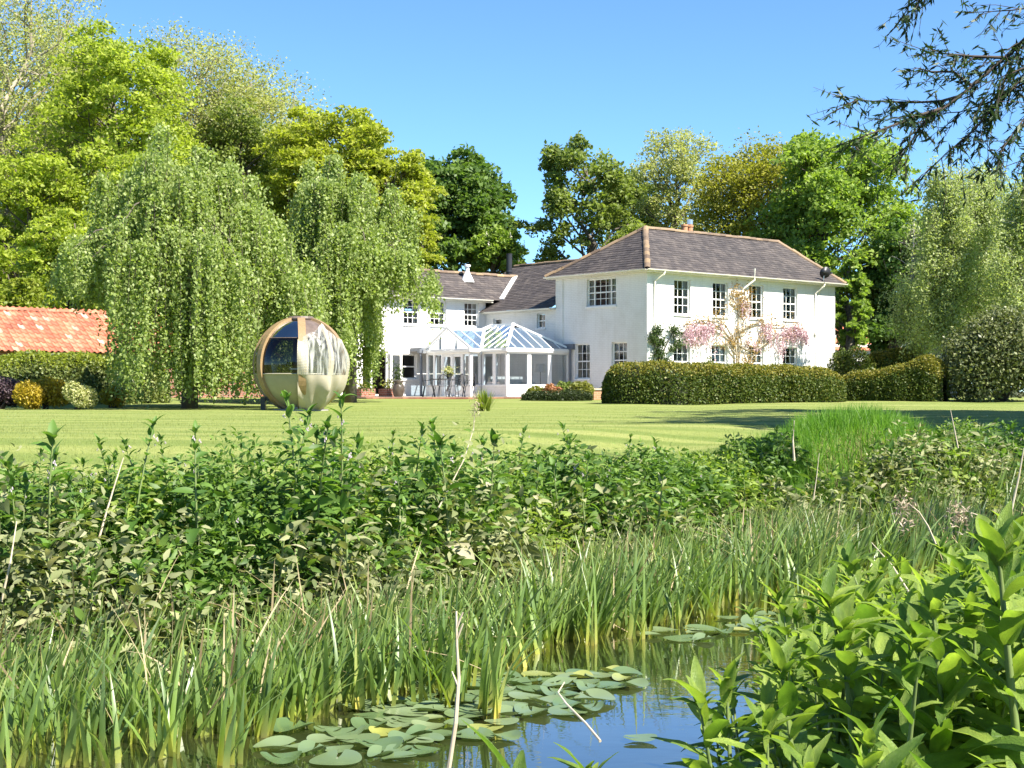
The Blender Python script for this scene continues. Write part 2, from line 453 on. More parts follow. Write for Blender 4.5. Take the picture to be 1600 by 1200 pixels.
def reedmat(name, src):
    m, nt, b = newmat(name)
    out = nt.nodes['Material Output']
    at = N(nt, 'ShaderNodeAttribute', attribute_name='along')
    r = ramp(nt, [(0.0, (0.26, 0.20, 0.07)), (0.12, (0.24, 0.26, 0.05)), (0.38, (0.125, 0.20, 0.04)), (0.8, (0.14, 0.215, 0.065)), (1.0, (0.24, 0.26, 0.09))])
    nt.links.new(at.outputs['Fac'], r.inputs['Fac'])
    s = N(nt, 'ShaderNodeObjectInfo').outputs['Random'] if src == 'obj' else N(nt, 'ShaderNodeAttribute', attribute_name='rnd').outputs['Fac']
    r2 = ramp(nt, [(0.0, (0.65, 0.72, 0.8)), (0.6, (1.1, 1.1, 1.0)), (0.93, (1.45, 1.4, 1.1)), (1.0, (2.6, 1.9, 2.1))]); nt.links.new(s, r2.inputs['Fac'])
    mx = N(nt, 'ShaderNodeMix', data_type='RGBA', blend_type='MULTIPLY'); mx.inputs['Factor'].default_value = 1
    nt.links.new(r.outputs['Color'], mx.inputs['A']); nt.links.new(r2.outputs['Color'], mx.inputs['B'])
    nt.links.new(mx.outputs['Result'], b.inputs['Base Color'])
    b.inputs['Roughness'].default_value = 0.4
    tr = N(nt, 'ShaderNodeBsdfTranslucent')
    gm = N(nt, 'ShaderNodeMix', data_type='RGBA', blend_type='MULTIPLY'); gm.inputs['Factor'].default_value = 1.0
    gm.inputs['B'].default_value = (1.5, 1.6, 0.7, 1)
    nt.links.new(mx.outputs['Result'], gm.inputs['A']); nt.links.new(gm.outputs['Result'], tr.inputs['Color'])
    mix = N(nt, 'ShaderNodeMixShader'); mix.inputs['Fac'].default_value = 0.3
    nt.links.new(b.outputs['BSDF'], mix.inputs[1]); nt.links.new(tr.outputs['BSDF'], mix.inputs[2])
    nt.links.new(mix.outputs['Shader'], out.inputs['Surface'])
    return m


LM['reed_obj'] = reedmat('iris_blade', 'obj')
LM['reed'] = reedmat('reed_blade', 'rnd')

# ------------------------------------------------------------------ ground, water
RX = np.array([-14, -6.0, -2.0, -1.2, -0.34, 0.2, 0.86, 2.16, 4.9, 8.0, 14.0])
RY = np.array([4.4, 5.6, 6.3, 7.0, 7.8, 9.2, 9.8, 11.5, 14.0, 16.5, 21.0])      # front edge of the reeds
WATER_Z = -1.1


def reed_front(x): return np.interp(x, RX, RY)


def bank_toe(x): return reed_front(x) + np.interp(x, [-3, 0, 2, 5], [2.2, 1.7, 1.8, 2.2])


NX = np.array([-40, -2.0, 0.25, 0.66, 1.12, 1.8, 3.2, 7.0, 12.0, 40.0])
NY = np.array([2.2, 2.3, 2.5, 4.0, 6.2, 7.4, 8.8, 11.0, 14.0, 30.0])             # near bank's water edge


def sstep(a, b, x):
    t = np.clip((x - a) / (b - a), 0, 1)
    return t * t * (3 - 2 * t)


def ground_z(x, y):
    x = np.asarray(x, float); y = np.asarray(y, float)
    toe = bank_toe(x)
    far = -1.45 + 0.98 * sstep(-0.7, 1.9, y - toe) + 0.47 * sstep(1.2, 9.0, y - toe)
    far = far + 0.62 * np.exp(-((x - 4.5) / 2.0) ** 2 - ((y - 16.9) / 1.6) ** 2)       # grassy hump on the right
    far = far + 0.25 * sstep(42, 61, y)
    near = -1.45 + 0.6 * sstep(-0.5, 0.45, np.interp(x, NX, NY) - y)
    return np.maximum(far, near) + 0.02 * np.sin(x * 1.3 + y * 0.7) * np.cos(y * 0.9)


def gz(x, y): return float(ground_z(x, y))


xs = np.unique(np.concatenate([np.linspace(-900, -40, 12), np.linspace(-40, -12, 24), np.linspace(-12, 14, 105), np.linspace(14, 40, 22), np.linspace(40, 900, 12)]))
ys = np.unique(np.concatenate([np.linspace(-300, -4, 8), np.linspace(-4, 24, 113), np.linspace(24, 110, 60), np.linspace(110, 1800, 14)]))
GX, GY = np.meshgrid(xs, ys)
GZ = ground_z(GX, GY)
nv = np.stack([GX, GY, GZ], -1).reshape(-1, 3)
ny, nx = GX.shape
ii = (np.arange(ny - 1)[:, None] * nx + np.arange(nx - 1)[None]).ravel()
gf = np.stack([ii, ii + 1, ii + nx + 1, ii + nx], -1)


def groundmat():
    m, nt, b = newmat('lawn_and_bank')
    geo = N(nt, 'ShaderNodeNewGeometry')
    mp = N(nt, 'ShaderNodeMapping'); mp.inputs['Scale'].default_value = (0.12, 0.9, 1)
    mp.inputs['Rotation'].default_value = (0, 0, 0.12)
    nt.links.new(geo.outputs['Position'], mp.inputs['Vector'])
    n1 = N(nt, 'ShaderNodeTexNoise', Scale=1.0, Detail=7.0, Roughness=0.65); nt.links.new(mp.outputs['Vector'], n1.inputs['Vector'])
    n2 = N(nt, 'ShaderNodeTexNoise', Scale=14.0, Detail=8.0, Roughness=0.75); nt.links.new(geo.outputs['Position'], n2.inputs['Vector'])
    r1 = ramp(nt, [(0.28, (0.150, 0.200, 0.045)), (0.5, (0.215, 0.255, 0.07)), (0.72, (0.28, 0.298, 0.105))])
    nt.links.new(n1.outputs['Fac'], r1.inputs['Fac'])
    r2 = ramp(nt, [(0.25, (0.6, 0.66, 0.55)), (0.75, (1.3, 1.25, 1.3))]); nt.links.new(n2.outputs['Fac'], r2.inputs['Fac'])
    mx = N(nt, 'ShaderNodeMix', data_type='RGBA', blend_type='MULTIPLY'); mx.inputs['Factor'].default_value = 1
    nt.links.new(r1.outputs['Color'], mx.inputs['A']); nt.links.new(r2.outputs['Color'], mx.inputs['B'])
    # mowing stripes: alternate passes lean the grass either way
    wv = N(nt, 'ShaderNodeTexWave', Scale=0.22, Distortion=1.0); wv.bands_direction = 'Y'
    wv.inputs['Detail Scale'].default_value = 0.4
    nt.links.new(geo.outputs['Position'], wv.inputs['Vector'])
    rw = ramp(nt, [(0.3, (0.80, 0.86, 0.78)), (0.7, (1.13, 1.08, 1.14))]); nt.links.new(wv.outputs['Fac'], rw.inputs['Fac'])
    mw = N(nt, 'ShaderNodeMix', data_type='RGBA', blend_type='MULTIPLY'); mw.inputs['Factor'].default_value = 1
    nt.links.new(mx.outputs['Result'], mw.inputs['A']); nt.links.new(rw.outputs['Color'], mw.inputs['B'])
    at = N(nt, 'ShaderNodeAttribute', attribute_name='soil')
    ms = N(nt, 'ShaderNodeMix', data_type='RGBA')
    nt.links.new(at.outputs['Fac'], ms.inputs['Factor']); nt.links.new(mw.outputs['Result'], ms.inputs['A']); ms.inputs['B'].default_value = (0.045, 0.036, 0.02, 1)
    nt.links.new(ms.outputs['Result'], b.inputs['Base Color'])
    b.inputs['Roughness'].default_value = 0.9; b.inputs['Specular IOR Level'].default_value = 0.15
    n3 = N(nt, 'ShaderNodeTexNoise', Scale=60.0, Detail=4.0); nt.links.new(geo.outputs['Position'], n3.inputs['Vector'])
    bp = N(nt, 'ShaderNodeBump', Strength=0.9, Distance=0.03); nt.links.new(n3.outputs['Fac'], bp.inputs['Height']); nt.links.new(bp.outputs['Normal'], b.inputs['Normal'])
    return m


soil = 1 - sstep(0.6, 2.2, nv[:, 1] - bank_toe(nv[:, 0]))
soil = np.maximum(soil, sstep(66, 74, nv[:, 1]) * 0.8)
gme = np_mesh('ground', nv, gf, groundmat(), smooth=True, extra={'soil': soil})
tag(link('ground', gme), 'striped mown lawn running down to the pond bank', kind='structure')


def watermat():
    m, nt, b = newmat('pond_water')
    geo = N(nt, 'ShaderNodeNewGeometry')
    no = N(nt, 'ShaderNodeTexNoise', Scale=1.6, Detail=4.0); nt.links.new(geo.outputs['Position'], no.inputs['Vector'])
    r = ramp(nt, [(0.35, (0.020, 0.022, 0.008)), (0.65, (0.038, 0.040, 0.014))]); nt.links.new(no.outputs['Fac'], r.inputs['Fac'])
    out = nt.nodes['Material Output']
    df = N(nt, 'ShaderNodeBsdfDiffuse'); nt.links.new(r.outputs['Color'], df.inputs['Color'])
    gl = N(nt, 'ShaderNodeBsdfGlossy'); gl.inputs['Roughness'].default_value = 0.015
    fr = N(nt, 'ShaderNodeFresnel', IOR=1.6)
    mu = N(nt, 'ShaderNodeMath', operation='MULTIPLY'); mu.inputs[1].default_value = 2.1; mu.use_clamp = True
    nt.links.new(fr.outputs['Fac'], mu.inputs[0])
    mix = N(nt, 'ShaderNodeMixShader'); nt.links.new(mu.outputs['Value'], mix.inputs['Fac'])
    nt.links.new(df.outputs['BSDF'], mix.inputs[1]); nt.links.new(gl.outputs['BSDF'], mix.inputs[2]); nt.links.new(mix.outputs['Shader'], out.inputs['Surface'])
    mp = N(nt, 'ShaderNodeMapping'); mp.inputs['Scale'].default_value = (1.0, 2.2, 1); nt.links.new(geo.outputs['Position'], mp.inputs['Vector'])
    n2 = N(nt, 'ShaderNodeTexNoise', Scale=5.0, Detail=3.0); nt.links.new(mp.outputs['Vector'], n2.inputs['Vector'])
    bp = N(nt, 'ShaderNodeBump', Strength=0.045, Distance=0.02); nt.links.new(n2.outputs['Fac'], bp.inputs['Height']); nt.links.new(bp.outputs['Normal'], gl.inputs['Normal'])
    return m


wm = MB(); wm.quad((-40, -2, WATER_Z), (40, -2, WATER_Z), (40, 40, WATER_Z), (-40, 40, WATER_Z))
tag(wm.build('water', watermat()), 'still dark pond water reflecting the blue sky', kind='structure')


# ------------------------------------------------------------------ foliage generators
def unit(a): return a / np.maximum(np.linalg.norm(a, axis=-1, keepdims=True), 1e-9)


def leaf_quads(c, size, up=0.8, aspect=0.62, rng=RNG, dirs=None, jit=0.35):
    """rhombus leaves at the points c; returns verts, faces, rnd"""
    n = len(c)
    nrm = unit(rng.normal(size=(n, 3)) + np.array([0, 0, up]))
    d = rng.normal(size=(n, 3)) if dirs is None else dirs + rng.normal(size=(n, 3)) * jit
    d = unit(d - nrm * (d * nrm).sum(1, keepdims=True))
    s = np.cross(nrm, d)
    sz = (np.asarray(size) * (0.65 + 0.7 * rng.random(n)))[:, None]
    v = np.stack([c - d * sz * 0.5, c + s * sz * aspect * 0.5 - d * sz * 0.06, c + d * sz * 0.55, c - s * sz * aspect * 0.5 - d * sz * 0.06], 1).reshape(-1, 3)
    f = np.arange(4 * n).reshape(-1, 4)
    return v, f, np.repeat(rng.random(n), 4)


def foliage(name, c, size, mat, parent, origin=(0, 0, 0), kind=None, tone=None, **kw):
    v, f, r = leaf_quads(np.asarray(c, float) - np.asarray(origin, float), size, **kw)
    if tone is not None: r = np.clip(0.55 * r + 0.45 * np.repeat(tone, 4), 0, 1)
    o = link(name, np_mesh(name, v, f, mat, rnd=r), parent)
    if kind: o['kind'] = kind
    return o


def curve_pts(a, b, sag, rng, n=4, wob=0.06):
    a = np.array(a, float); b = np.array(b, float)
    L = np.linalg.norm(b - a)
    out = []
    for i in range(n + 1):
        t = i / n
        p = a + (b - a) * t
        p[2] += sag * math.sin(PI * t) * L
        if 0 < i < n: p += rng.normal(size=3) * wob * L
        out.append(p)
    return out


PROFILES = {
    'oval': lambda u: np.sqrt(np.clip(1 - (2 * u - 0.85) ** 2 / np.where(u > 0.425, 1.33, 0.80), 0, 1)),
    'dome': lambda u: np.sqrt(np.clip(1 - np.clip((u - 0.25) / 0.75, -0.7, 1) ** 2, 0, 1)),
    'column': lambda u: np.clip(1.15 * np.sqrt(np.clip(1 - u ** 3.0, 0, 1)), 0, 1) * (0.75 + 0.25 * np.clip(u * 4, 0, 1)),
    'spread': lambda u: np.sqrt(np.clip(1 - (u - 0.3) ** 2 / 0.49, 0, 1)),
}


def tree(label, px, Y, wpx, ytop, ybot, mat, n_leaf=22000, leaf=0.26, lobes=22, clumps=11, profile='oval', flat=0.5, seed=1,
         name='broadleaf_tree', cat='tree', group=None, bark='bark', trunk_r=0.28, lobe_r=0.34, up=0.9, X=None, spread_c=0.42, twig_r=0.02, candles=0,
         zbot=None, ztop=None, lean=0.0):
    rng = np.random.default_rng(seed)
    bx = (px - 800) / F * Y if X is None else X
    g = gz(bx, Y)
    top = (0.5 + (612 - ytop) * Y / F if ztop is None else ztop) - g
    bot = (0.5 + (612 - ybot) * Y / F if zbot is None else zbot) - g
    R = wpx / 2 * Y / F
    leaf *= 0.93; n_leaf = int(n_leaf * 0.95)
    root = empty(name, (bx, Y, g))
    tag(root, label, cat, group)
    pf = PROFILES[profile]
    # lobes = ends of the main limbs
    u = (np.arange(lobes) + rng.random(lobes)) / lobes
    u = 0.04 + 0.90 * u
    az = np.arange(lobes) * 2.39996 + rng.normal(size=lobes) * 0.5
    rr = pf(u) * R * (0.35 + 0.42 * rng.random(lobes) ** 0.6)
    lc = np.stack([rr * np.cos(az) + lean * u * top, rr * np.sin(az), bot + (top - bot) * u * 0.95], 1)
    lr = R * lobe_r * (0.75 + 0.5 * rng.random(lobes))
    mb = MB()
    tp = [(0, 0, -0.2), (rng.normal() * 0.1, rng.normal() * 0.1, bot * 0.5)]
    hh = bot * 0.5
    for k in range(5):
        h = bot * 0.7 + (top * 0.93 - bot * 0.7) * (k + 1) / 5
        tp.append((rng.normal() * 0.03 * top + lean * h, rng.normal() * 0.03 * top, h))
    rad = [trunk_r * 1.35, trunk_r] + [trunk_r * (1 - (k + 1) / 5.6) for k in range(5)]
    mb.tube(tp, rad, 8)
    tpn = np.array(tp)

    def trunk_at(h):
        return np.array([np.interp(h, tpn[:, 2], tpn[:, k]) for k in range(3)])
    cl = []
    for i in range(lobes):
        h0 = max(bot * 0.55, lc[i, 2] - np.hypot(lc[i, 0], lc[i, 1]) * (0.5 + 0.5 * rng.random()) - 0.3)
        a = trunk_at(min(h0, top * 0.85))
        lp = curve_pts(a, lc[i], 0.08, rng)
        r0 = trunk_r * 0.36 * (1.1 - u[i] * 0.6)
        mb.tube(lp, np.linspace(r0, r0 * 0.35, 5), 5, cap=False)
        k = max(3, int(clumps * (0.6 + 0.8 * rng.random())))
        off = unit(rng.normal(size=(k, 3)) + np.array([0, 0, 0.25])) * (lr[i] * (0.35 + 0.65 * rng.random(k) ** 0.5))[:, None]
        cc = lc[i] + off
        for q in cc:
            mb.tube(curve_pts(lp[2 + int(rng.integers(0, 3))], q, 0.05, rng, n=2), [r0 * 0.3, r0 * 0.2, twig_r * 0.5], 3, cap=False)
        cl.append(cc)
    cl = np.concatenate(cl)
    mb.build('trunk', M[bark], root, smooth=True)
    m = max(6, n_leaf // len(cl))
    cr = R * lobe_r * spread_c * (0.7 + 0.6 * rng.random(len(cl)))
    pts = rng.normal(size=(len(cl), m, 3)) * np.array([1, 1, flat])
    pts = pts / np.maximum(1, np.linalg.norm(pts, axis=2, keepdims=True) / 1.7)
    pts = cl[:, None] + pts * cr[:, None, None] * 0.85
    pts[..., 2] -= 0.25 * cr[:, None] * (np.linalg.norm((pts - cl[:, None])[..., :2], axis=2) / cr[:, None]) ** 2
    foliage('crown', pts.reshape(-1, 3), leaf * (0.8 + 0.4 * np.repeat(rng.random(len(cl)), m)), LM[mat], root, up=up, rng=rng, tone=np.repeat(rng.random(len(cl)), m))
    if candles:
        idx = rng.choice(len(cl), candles, replace=False)
        cpts = []
        for i in idx:
            b0 = cl[i] + np.array([rng.normal() * cr[i] * 0.5, -abs(cr[i]) * 0.8, cr[i] * 0.5])
            for t in np.linspace(0, 0.35, 14): cpts.append(b0 + np.array([rng.normal() * 0.04 * (1 - t * 2), rng.normal() * 0.04 * (1 - t * 2), t]))
        foliage('flower_candles', cpts, 0.10, LM['candle'], root, rng=rng)
    return root


def bush(label, px, Y, wpx, ytop, mat, n=6000, leaf=0.08, name='shrub', cat='shrub', seed=1, depth=1.0, lumps=9, group=None, ybase=None, up=0.6, dirs=None, X=None, lift=0.0):
    rng = np.random.default_rng(seed)
    bx = (px - 800) / F * Y if X is None else X
    g = gz(bx, Y)
    H = 0.5 + (612 - ytop) * Y / F - g
    R = wpx / 2 * Y / F
    root = empty(name, (bx, Y, g)); tag(root, label, cat, group)
    lc = unit(rng.normal(size=(lumps, 3))); lc[:, 2] = np.abs(lc[:, 2]) * 0.8
    lc = lc * np.array([R * 0.55, R * 0.55 * depth, H * 0.5]) + np.array([0, 0, H * (0.30 + lift)])
    lr = np.array([R, R * depth, H * 0.75]) * (0.42 + 0.16 * rng.random((lumps, 1)))
    i = rng.integers(0, lumps, n)
    p = unit(rng.normal(size=(n, 3))) * (0.62 + 0.42 * rng.random((n, 1)) ** 0.7)
    p = lc[i] + p * lr[i]
    p[:, 2] = np.clip(p[:, 2], 0.02 + lift * H * 0.4 * rng.random(n), H * 1.05)
    mb = MB()
    for k in range(lumps):
        mb.tube(curve_pts((rng.normal() * 0.06, rng.normal() * 0.06, -0.05), lc[k], 0.0, rng), [0.03, 0.025, 0.02, 0.016, 0.01], 4, cap=False)
        for j in range(3):
            mb.tube(curve_pts(lc[k] * 0.6, lc[k] + unit(rng.normal(size=3)) * lr[k] * 0.85, 0, rng, n=2), [0.014, 0.01, 0.004], 3, cap=False)
    mb.build('stem', M['twig'], root)
    foliage('foliage', p, leaf, LM[mat], root, up=up, rng=rng, dirs=dirs)
    return root


def hedge(label, path, width, heights, mat, n, leaf=0.085, seed=3, top_mat=None, rnd_edge=0.35, name='clipped_hedge'):
    """a clipped hedge along a path of (x, y); rounded shoulders and ends"""
    rng = np.random.default_rng(seed)
    path = np.array(path, float); heights = np.array(heights, float)
    seg = np.linalg.norm(np.diff(path, axis=0), axis=1); cum = np.concatenate([[0], np.cumsum(seg)]); Lt = cum[-1]
    c0 = path.mean(0); g = gz(*c0)
    root = empty(name, (c0[0], c0[1], g)); tag(root, label, 'hedge')

    def surf(t, a, inset=0.0):
        """t along, a in [-1,1] around the section from front foot over the top to back foot"""
        x = np.interp(t, cum, path[:, 0]); y = np.interp(t, cum, path[:, 1])
        e = 0.3
        dx = np.interp(np.clip(t + e, 0, Lt), cum, path[:, 0]) - np.interp(np.clip(t - e, 0, Lt), cum, path[:, 0])
        dy = np.interp(np.clip(t + e, 0, Lt), cum, path[:, 1]) - np.interp(np.clip(t - e, 0, Lt), cum, path[:, 1])
        l = np.hypot(dx, dy) + 1e-9; nx_, ny_ = dy / l, -dx / l                # towards the camera side
        H = np.interp(t, cum, heights)
        endf = np.sqrt(np.clip(1 - np.clip((1.6 - np.minimum(t, Lt - t)) / 1.6, 0, 1) ** 2.2, 0.0, 1))
        w = (width / 2 - inset) * (0.15 + 0.85 * endf); h = (H - inset) * (0.55 + 0.45 * endf)
        # superellipse section
        th = (a + 1) / 2 * PI
        c, s = np.cos(th), np.sin(th)
        ex = 0.70
        so = np.sign(c) * np.abs(c) ** ex * w
        sz = np.abs(s) ** ex * h
        bulge = 1 + 0.05 * np.sin(t * 2.1 + a * 3) + 0.04 * np.sin(t * 5.3 + 1)
        return np.stack([x + nx_ * so * bulge, y + ny_ * so * bulge, ground_z(x, y) + sz * (1 + 0.03 * np.sin(t * 3.7))], -1)
    # twiggy core
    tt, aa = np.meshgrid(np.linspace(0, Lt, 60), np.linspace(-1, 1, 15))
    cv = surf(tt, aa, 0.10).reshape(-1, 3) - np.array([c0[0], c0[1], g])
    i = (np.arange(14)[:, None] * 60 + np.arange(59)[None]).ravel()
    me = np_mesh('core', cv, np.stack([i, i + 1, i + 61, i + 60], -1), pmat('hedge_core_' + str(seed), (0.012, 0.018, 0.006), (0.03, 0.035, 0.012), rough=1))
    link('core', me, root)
    t = rng.random(n) * Lt
    a = rng.random(n) * 2 - 1
    zf = rng.random(n) ** 0.9                                                      # even cover of the upright sides
    sd = 2 * np.arcsin(np.clip(zf, 0, 1) ** (1 / 0.70)) / PI - 1
    pick = rng.random(n)
    a = np.where(pick < 0.45, sd, np.where(pick < 0.62, -sd, a))
    p = surf(t, a, 0.0 + 0.12 * rng.random(n) ** 1.5) + rng.normal(size=(n, 3)) * 0.025
    p -= np.array([c0[0], c0[1], g])
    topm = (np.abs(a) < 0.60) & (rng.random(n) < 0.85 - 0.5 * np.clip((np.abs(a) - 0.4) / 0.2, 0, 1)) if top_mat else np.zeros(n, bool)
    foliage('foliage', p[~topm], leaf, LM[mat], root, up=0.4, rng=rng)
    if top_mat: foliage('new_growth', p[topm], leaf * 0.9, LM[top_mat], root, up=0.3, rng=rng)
    return root


def weeping(label, px, Y, wpx, ytop, seed, n_tuft=48, per=11, ybottom=640, depth=1.0, step=0.062, leaf=0.088, skew=0.0, tops=None, lowf=None):
    """a weeping tree: limbs arch out and curtains of leafy strands hang to the ground"""
    rng = np.random.default_rng(seed)
    bx = (px - 800) / F * Y; g = gz(bx, Y)
    H = 0.5 + (612 - ytop) * Y / F - g; R = wpx / 2 * Y / F
    root = empty('weeping_birch', (bx, Y, g)); tag(root, label, 'tree')
    tr = MB(); tr.tube([(0, 0, -0.2), (0.05, 0, H * 0.25), (-0.1, 0.1, H * 0.55), (0.05, 0, H * 0.82)], [0.26, 0.2, 0.15, 0.07], 8)
    strands = MB(); pts = []; dirs = []
    for k in range(n_tuft):
        az = k * 2.39996 + rng.normal() * 0.45
        f = math.sqrt((k + 0.5) / n_tuft)
        r = R * f * (0.86 + 0.20 * rng.random())
        zt = H * (1 - 0.50 * f ** 2.8) * (0.84 + 0.22 * rng.random())
        if tops: zt *= tops(math.cos(az) * f)
        c = np.array([r * math.cos(az), r * math.sin(az) * depth, zt])
        a0 = np.array([0, 0, H * (0.30 + 0.40 * rng.random())])
        mid = (a0 + c) / 2 + np.array([0, 0, 0.10 * H * (0.3 + f)])
        mid[2] = min(mid[2], H * 0.92)
        lp = [a0, (a0 * 0.55 + mid * 0.45) + rng.normal(size=3) * 0.08, mid, (mid * 0.45 + c * 0.55) + np.array([0, 0, 0.03 * H]), c - np.array([0, 0, 0.1])]
        tr.tube(lp, [0.06, 0.045, 0.03, 0.02, 0.01], 5, cap=False)
        # outer cascades often reach the ground, inner ones end in ragged tips
        low = abs(rng.normal()) * 0.2 if (f > 0.5 and rng.random() < 0.8) else zt * (0.2 + 0.45 * rng.random())
        if lowf: low = max(low, lowf(c[0]))
        wt = R * (0.085 + 0.075 * rng.random()); wr_ = R * 0.05              # curtain: wide across, thin through
        ca, sa_ = math.cos(az), math.sin(az)
        drift = rng.normal(size=2) * 0.14
        for s in range(per):
            across = rng.normal() * 0.6
            across = max(-1.2, min(1.2, across))
            o = np.array([-sa_ * across * wt + ca * rng.normal() * wr_, ca * across * wt + sa_ * rng.normal() * wr_, -0.35 * across ** 2 + rng.normal() * 0.12])
            st = c + o
            zl = low + (0.25 + 0.13 * zt) * (abs(rng.normal()) * 0.7 + across ** 2 * 0.8)
            L = st[2] - zl
            if L < 0.35: continue
            m = int(L / step)
            t = (np.arange(m) + rng.random()) / m
            out = np.array([ca, sa_]) * 0.16 * min(1, L / 2)
            line = np.stack([st[0] + out[0] * np.sin(t * PI * 0.6) + drift[0] * t ** 2, st[1] + out[1] * np.sin(t * PI * 0.6) + drift[1] * t ** 2, st[2] - L * t], 1)
            line += np.cumsum(rng.normal(size=(m, 3)) * np.array([0.008, 0.008, 0.0]), axis=0)
            pts.append(line + rng.normal(size=(m, 3)) * np.array([0.045, 0.045, 0.03]))
            if s % 5 == 0:
                ks = np.linspace(0, m - 1, 5).astype(int)
                strands.tube(line[ks], [0.009, 0.007, 0.005, 0.004, 0.003], 3, cap=False)
        # leafy crest of the curtain and along its limb
        cr_ = rng.normal(size=(230, 1)) * 0.6
        pts.append(c + np.concatenate([-sa_ * cr_ * wt, ca * cr_ * wt, -0.35 * cr_ ** 2], 1) + rng.normal(size=(230, 3)) * np.array([0.09, 0.09, 0.13]))
        t = rng.random((150, 1)); pts.append(mid + (c - mid) * t + rng.normal(size=(150, 3)) * np.array([0.13, 0.13, 0.10]) + np.array([0, 0, 0.06]))
    tr.build('trunk', M['bark'], root, smooth=True)
    strands.build('hanging_twigs', M['twig'], root)
    p = np.concatenate(pts)
    foliage('crown', p, leaf, LM['weep'], root, up=0.05, rng=rng, aspect=0.75, dirs=np.tile([0, 0, -1.0], (len(p), 1)), jit=0.5)
    return root

# ------------------------------------------------------------------ the house (local frame: x along the long front, y along the end front)
C0 = np.array([5.53, 60.0]); RD = np.array([0.757, 0.654]); LD = np.array([-0.654, 0.757])
HA = math.atan2(0.654, 0.757)


def px2x(px, y0=0.0):
    """house-local x on the line y = y0 seen at pixel px"""
    k = (px - 800) / F; o = C0 + LD * y0
    return (k * o[1] - o[0]) / (RD[0] - k * RD[1])


def px2y(px, x0=0.0):
    k = (px - 800) / F; o = C0 + RD * x0
    return (k * o[1] - o[0]) / (LD[0] - k * LD[1])


def lz(py, x, y): return 0.5 + (612 - py) * (C0 + RD * x + LD * y)[1] / F


def to_world(x, y, z=0.0):
    p = C0 + RD * x + LD * y
    return (p[0], p[1], z)


house = empty('house', (C0[0], C0[1], 0.0), HA)
tag(house, 'white two storey house with slate hipped roofs and many sash windows', 'house')


def panel(O, U):
    """local panel coords: u along, d inward, z up"""
    n = (U[1], -U[0])
    return lambda u, d, z: (O[0] + U[0] * u - n[0] * d, O[1] + U[1] * u - n[1] * d, z)


def wall_mesh(mb, f, L, z0, z1, ops, reveal=0.16):
    us = sorted({0, L, *[o[0] for o in ops], *[o[1] for o in ops]})
    zs = sorted({z0, z1, *[o[2] for o in ops], *[o[3] for o in ops]})
    for i in range(len(us) - 1):
        for j in range(len(zs) - 1):
            uc = (us[i] + us[i + 1]) / 2; zc = (zs[j] + zs[j + 1]) / 2
            if any(o[0] < uc < o[1] and o[2] < zc < o[3] for o in ops): continue
            mb.quad(f(us[i], 0, zs[j]), f(us[i + 1], 0, zs[j]), f(us[i + 1], 0, zs[j + 1]), f(us[i], 0, zs[j + 1]))
    for a, b, c, d in ops:
        r = reveal
        mb.quad(f(a, 0, c), f(a, r, c), f(a, r, d), f(a, 0, d)); mb.quad(f(b, 0, c), f(b, 0, d), f(b, r, d), f(b, r, c))
        mb.quad(f(a, 0, d), f(a, r, d), f(b, r, d), f(b, 0, d)); mb.quad(f(a, 0, c), f(b, 0, c), f(b, r, c), f(a, r, c))


def window(f, op, cols=3, rows=4, parent=house, sill=True, curtain=True, lights=None, rail=True, label=None, blind=False):
    """sash window: frame (part) > glazing bars, pane, sill, curtain (sub-parts)"""
    a, b, c, d = op
    fr = MB(); t = 0.055
    c2 = c + 0.07
    fr.box(a, a + t, 0.10, 0.17, c2, d, f); fr.box(b - t, b, 0.10, 0.17, c2, d, f)
    fr.box(a + t, b - t, 0.10, 0.17, d - t, d, f); fr.box(a + t, b - t, 0.10, 0.17, c2, c2 + t, f)
    lights = lights or [(0, 1, cols)]
    w = b - a - 2 * t
    bars = MB()
    for l0, l1, nc in lights:
        u0 = a + t + w * l0; u1 = a + t + w * l1
        if l0 > 0: fr.box(u0 - 0.03, u0 + 0.03, 0.105, 0.168, c2 + t, d - t, f)
        for k in range(1, nc):
            u = u0 + (u1 - u0) * k / nc
            bars.box(u - 0.013, u + 0.013, 0.125, 0.15, c2 + t, d - t, f)
    z0 = c2 + t; z1 = d - t
    for k in range(1, rows):
        z = z0 + (z1 - z0) * k / rows
        hh = 0.026 if (rail and k == rows // 2) else 0.012
        bars.box(a + t, b - t, 0.121, 0.153, z - hh, z + hh, f)
    o = fr.build('window', M['white'], parent)
    if label: o['label'] = label
    bars.build('glazing_bars', M['white'], o)
    pn = MB(); pn.quad(f(a + t, 0.14, z0), f(b - t, 0.14, z0), f(b - t, 0.14, z1), f(a + t, 0.14, z1)); pn.build('pane', M['window_glass'], o)
    if sill:
        s = MB(); s.box(a - 0.04, b + 0.04, -0.06, 0.16, c - 0.001, c + 0.07, f); s.build('sill', M['white'], o)
    if curtain:
        cu = MB(); nn = 8
        for u0, u1 in ((a, a + 0.22 * (b - a)), (b - 0.36 * (b - a), b)):
            for k in range(nn):
                ua = u0 + (u1 - u0) * k / nn; ub = u0 + (u1 - u0) * (k + 1) / nn
                da = 0.19 + 0.04 * (k % 2); db = 0.19 + 0.04 * ((k + 1) % 2)
                cu.quad(f(ua, da, c), f(ub, db, c), f(ub, db, d + 0.05), f(ua, da, d + 0.05))
        if blind: cu.quad(f(a, 0.25, c + 0.2 * (d - c)), f(b, 0.25, c + 0.2 * (d - c)), f(b, 0.25, d), f(a, 0.25, d))
        cu.build('curtain', M['curtain'], o)
    return o


LEN, DEP, EAVE = 12.56, 5.46, 5.50
